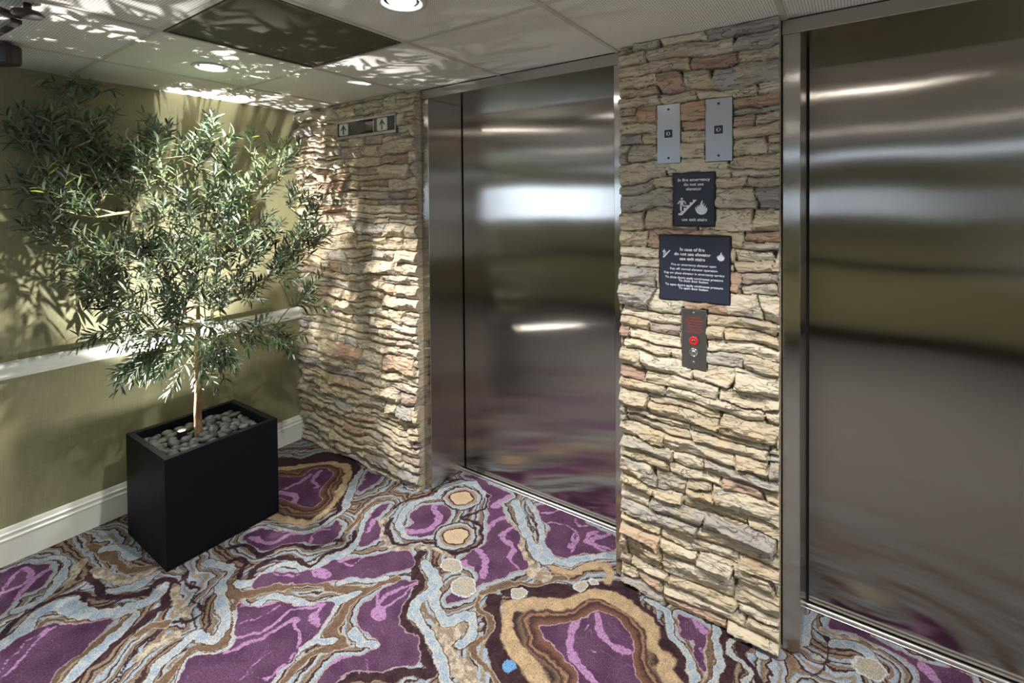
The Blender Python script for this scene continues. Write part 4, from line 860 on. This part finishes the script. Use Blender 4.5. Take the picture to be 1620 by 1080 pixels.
# skeleton: limbs grown towards the crown clusters
nodes = [(trunk_top, None, -1)]      # pos, parent index, limb
ctr = Vector((.40, -.83, 1.05))
twigs = []
for (cx_, cy_, cz_, rad, n) in CLUSTERS:
    C = Vector((cx_, cy_, cz_))
    for _ in range(max(1, int(n*1.5/3+.5))):
        while True:
            q = Vector((rt.uniform(-1,1), rt.uniform(-1,1), rt.uniform(-1,1)))
            if q.length <= 1: break
        site = C+q*rad*.9
        for _k in range(3):
            twigs.append(site+Vector((rt.uniform(-1,1), rt.uniform(-1,1), rt.uniform(-1,1)))*.035)
ok = lambda P_: P_.x > .055 and P_.y < -.075 and P_.z < 2.12
twigs = [P_ for P_ in twigs if ok(P_)]
limb_dirs = [Vector(d).normalized() for d in ((-.9,-.85,.75),(.9,.7,.55),(.15,-.1,1),(-.3,.5,.6),(.7,-.5,.45),(-.55,-.3,1.0),(.45,.35,1.0))]
limbs = [dict(nodes=[trunk_top+Vector((.004,.004,rt.uniform(.0,.09)))], par=[None]) for _ in limb_dirs]
ends = {k: [] for k in range(len(limbs))}
def limb_of(P_):
    d = (P_-trunk_top); d.z = max(d.z, -.1)
    d = d.normalized(); return max(range(len(limb_dirs)), key=lambda k: d.dot(limb_dirs[k]))
for P_ in sorted(twigs, key=lambda v: (v-trunk_top).length):
    k = limb_of(P_); Lb = limbs[k]
    best = min(range(len(Lb['nodes'])), key=lambda i: (Lb['nodes'][i]-P_).length+.25*(Lb['nodes'][i]-trunk_top).length*0+(.4 if Lb['nodes'][i].z > P_.z+.08 else 0))
    A_ = Lb['nodes'][best]; nseg = max(1, int((P_-A_).length/.05)); last = best
    for s in range(1, nseg+1):
        t = s/nseg; pt = A_.lerp(P_, t)+Vector((rt.uniform(-1,1), rt.uniform(-1,1), rt.uniform(-.3,1)))*.006+Vector((0,0,.10*(P_-A_).length*t*(1-t)))
        Lb['nodes'].append(pt); Lb['par'].append(last); last = len(Lb['nodes'])-1
    ends[k].append((last, (P_-A_).normalized() if (P_-A_).length > 1e-4 else Vector((0,0,1))))
NLEAF = 0
def add_leaf(bm, lay, base, d, up, L_, W_, tint):
    global NLEAF
    d = d.normalized(); side = d.cross(up)
    if side.length < 1e-4: return
    side.normalize(); nrm = side.cross(d).normalized()
    tip = base+d*L_
    if tip.x < .02 or tip.y > -.066 or tip.z > 2.165: return
    rows = []
    for t, ww in ((0,.12),(.22,.75),(.5,1.),(.78,.68),(1.,.03)):
        c = base+d*L_*t-nrm*(L_*.13*t*t)
        hw = W_*.5*ww
        rows.append([bm.verts.new(c-side*hw+nrm*hw*.35), bm.verts.new(c), bm.verts.new(c+side*hw+nrm*hw*.35)])
    for r_ in rows:
        for v in r_: v[lay] = tint
    for a_, b_ in zip(rows, rows[1:]):
        for i in (0, 1):
            f = bm.faces.new((a_[i], a_[i+1], b_[i+1], b_[i])); f.smooth = True
    NLEAF += 1
for k, Lb in enumerate(limbs):
    N = Lb['nodes']; P = Lb['par']
    if not ends[k]: continue
    w_ = [0.]*len(N)
    for e, _ in ends[k]:
        i = e
        while i is not None: w_[i] += 1; i = P[i]
    bmB = bmesh.new(); bmL = bmesh.new(); lay = bmL.verts.layers.float_color.new('leaf')
    # wood: chains from each end down to an already built node
    built = {0}
    for e, _ in sorted(ends[k], key=lambda q: -len(N)):
        chain = [e]; i = P[e]
        while i is not None:
            chain.append(i)
            if i in built: break
            i = P[i]
        if len(chain) > 1:
            tube(bmB, [N[i] for i in chain[::-1]], [min(.0075, .0012+.0007*math.sqrt(w_[i])) for i in chain[::-1]], 6)
        built.update(chain)
    # leafy twigs
    for e, dr in ends[k]:
        B_ = N[e]; out = (B_-ctr); 
        d = (out.normalized()*.8+dr*.5+Vector((rt.uniform(-1,1), rt.uniform(-1,1), rt.uniform(-.8,1)))*.55+Vector((0,0,.28))).normalized()
        if B_.z < .98: d = (d+Vector((0,0,-.45))).normalized()
        Lt = rt.uniform(.08,.16); n = int(Lt/.0125); pts = [B_]
        for s in range(n):
            d = (d+Vector((rt.uniform(-1,1), rt.uniform(-1,1), rt.uniform(-1,1)))*.06+Vector((0,0,.02 if B_.z > 1 else -.03))).normalized()
            q = pts[-1]+d*Lt/n
            if q.x < .035: d.x = abs(d.x)*.5; q = pts[-1]+d*Lt/n
            if q.y > -.085: d.y = -abs(d.y)*.5; q = pts[-1]+d*Lt/n
            if q.z > 2.13: d.z = -.1; q = pts[-1]+d*Lt/n
            pts.append(q)
        tube(bmB, pts, [.0017*(1-.6*i/len(pts)) for i in range(len(pts))], 5)
        young = rt.random() < .10 and B_.z > 1.35
        ax = d.orthogonal().normalized(); ph = rt.uniform(0, 6.28)
        for i in range(1, len(pts)):
            t = (pts[i]-pts[i-1]).normalized(); ax = (ax-t*ax.dot(t)).normalized(); bx = t.cross(ax)
            ang = ph+i*math.pi/2+rt.uniform(-.4,.4)
            for sgn in (0, math.pi):
                if rt.random() < .08: continue
                rad_ = ax*math.cos(ang+sgn)+bx*math.sin(ang+sgn)
                dl = (t*rt.uniform(.5,1.0)+rad_*rt.uniform(.7,1.0)+Vector((0,0,rt.uniform(-.25,.15)))).normalized()
                upv = (Vector((0,0,1))+rad_*rt.uniform(-.5,.5)+Vector((rt.uniform(-.7,.7), rt.uniform(-.7,.7), 0))).normalized()
                g = i/len(pts); L_ = rt.uniform(.050,.080)*(1-.25*g)
                tv = rt.uniform(0,.84) if not young else rt.uniform(.80,1.0)
                add_leaf(bmL, lay, pts[i], dl, upv, L_, L_*rt.uniform(.15,.215), (tv, rt.random(), rt.random(), 1))
        add_leaf(bmL, lay, pts[-1], d, Vector((0,0,1)), .05, .010, (.7,.5,.5,1))
    br = obj('branch', bmB, M['twig'], tree, smooth=True)
    fo = obj('foliage', bmL, M['leaf'], br, recalc=False)
    fo.location = (0,0,0)
print('twigs', len(twigs), 'leaves', NLEAF)

# ================================================================ door closer at the ceiling, far left
c = empty('door_closer', (.36, -1.55, 2.14), label='dark bronze door closer hanging at the ceiling near the left edge', cat='door closer')
R35 = Matrix.Rotation(math.atan2(.5716,.8205), 4, 'Z')
bm = bmesh.new(); box(bm, -.30, 0, -.03, .03, -.045, .035, .016, 4)
bmesh.ops.transform(bm, matrix=Matrix.Translation(Vector((.478,-1.463,2.146))) @ R35, verts=bm.verts)
obj('body', bm, M['bronze'], c, angle=40)
bm = bmesh.new(); box(bm, -.27, -.03, -.02, .02, .034, .0445); bmesh.ops.transform(bm, matrix=Matrix.Translation(Vector((.478,-1.463,2.146))) @ R35, verts=bm.verts); obj('mounting_plate', bm, M['bronze_lt'], c)
def bar(name, p, q, w, h, mat):
    p = Vector(p); q = Vector(q); bm = bmesh.new(); Ln = (q-p).length
    box(bm, 0, Ln, -w/2, w/2, -h/2, h/2, min(w,h)*.25, 2)
    bmesh.ops.transform(bm, matrix=Matrix.Translation(p) @ (q-p).to_track_quat('X','Z').to_matrix().to_4x4(), verts=bm.verts)
    return obj(name, bm, mat, c, angle=40)
EL = Vector(CLOSER['elbow'])
bar('upper_arm', CLOSER['a'], EL, .030, .016, M['bronze_lt']); bar('forearm', CLOSER['b'], EL-Vector((0,0,.014)), .028, .014, M['bronze'])
bm = bmesh.new(); lathe(bm, [(.0001,-.012),(.034,-.010),(.040,-.004),(.036,.004),(.0001,.006)], 32, CLOSER['disc']); obj('pivot_disc', bm, M['bronze'], c, smooth=True)
bar('pivot_link', EL, CLOSER['disc'], .022, .012, M['bronze'])
bm = bmesh.new(); dd_ = CLOSER['disc']; lathe(bm, [(.010,0),(.010,ZC-dd_[2])], 16, dd_); obj('pivot_stem', bm, M['bronze'], c)

# ================================================================ light, camera, view
wd = bpy.data.worlds.new('World'); scn.world = wd; wd.use_nodes = True
wd.node_tree.nodes['Background'].inputs[0].default_value = (.05,.055,.06,1); wd.node_tree.nodes['Background'].inputs[1].default_value = .2

cam = bpy.data.cameras.new('camera'); co = bpy.data.objects.new('camera', cam); COL.objects.link(co)
R_, U_, F_ = (Vector(v) for v in CAMERA['R'])
mw = Matrix((( R_.x, U_.x, -F_.x, CAMERA['loc'][0]), (R_.y, U_.y, -F_.y, CAMERA['loc'][1]), (R_.z, U_.z, -F_.z, CAMERA['loc'][2]), (0,0,0,1)))
co.matrix_world = mw
cam.sensor_width = 36; cam.sensor_fit = 'HORIZONTAL'; cam.lens = CAMERA['f']/1620*36
cam.shift_y = (CAMERA['py']-540)/1620; cam.clip_start = .02
scn.camera = co
vs_ = scn.view_settings; vs_.view_transform = 'Standard'; vs_.look = 'None'; vs_.gamma = 1; vs_.exposure = 0.12; vs_.use_curve_mapping = False
scn.cycles.use_denoising = True
scn.cycles.max_bounces = 8; scn.cycles.diffuse_bounces = 5; scn.cycles.glossy_bounces = 5
scn.cycles.sample_clamp_indirect = 6
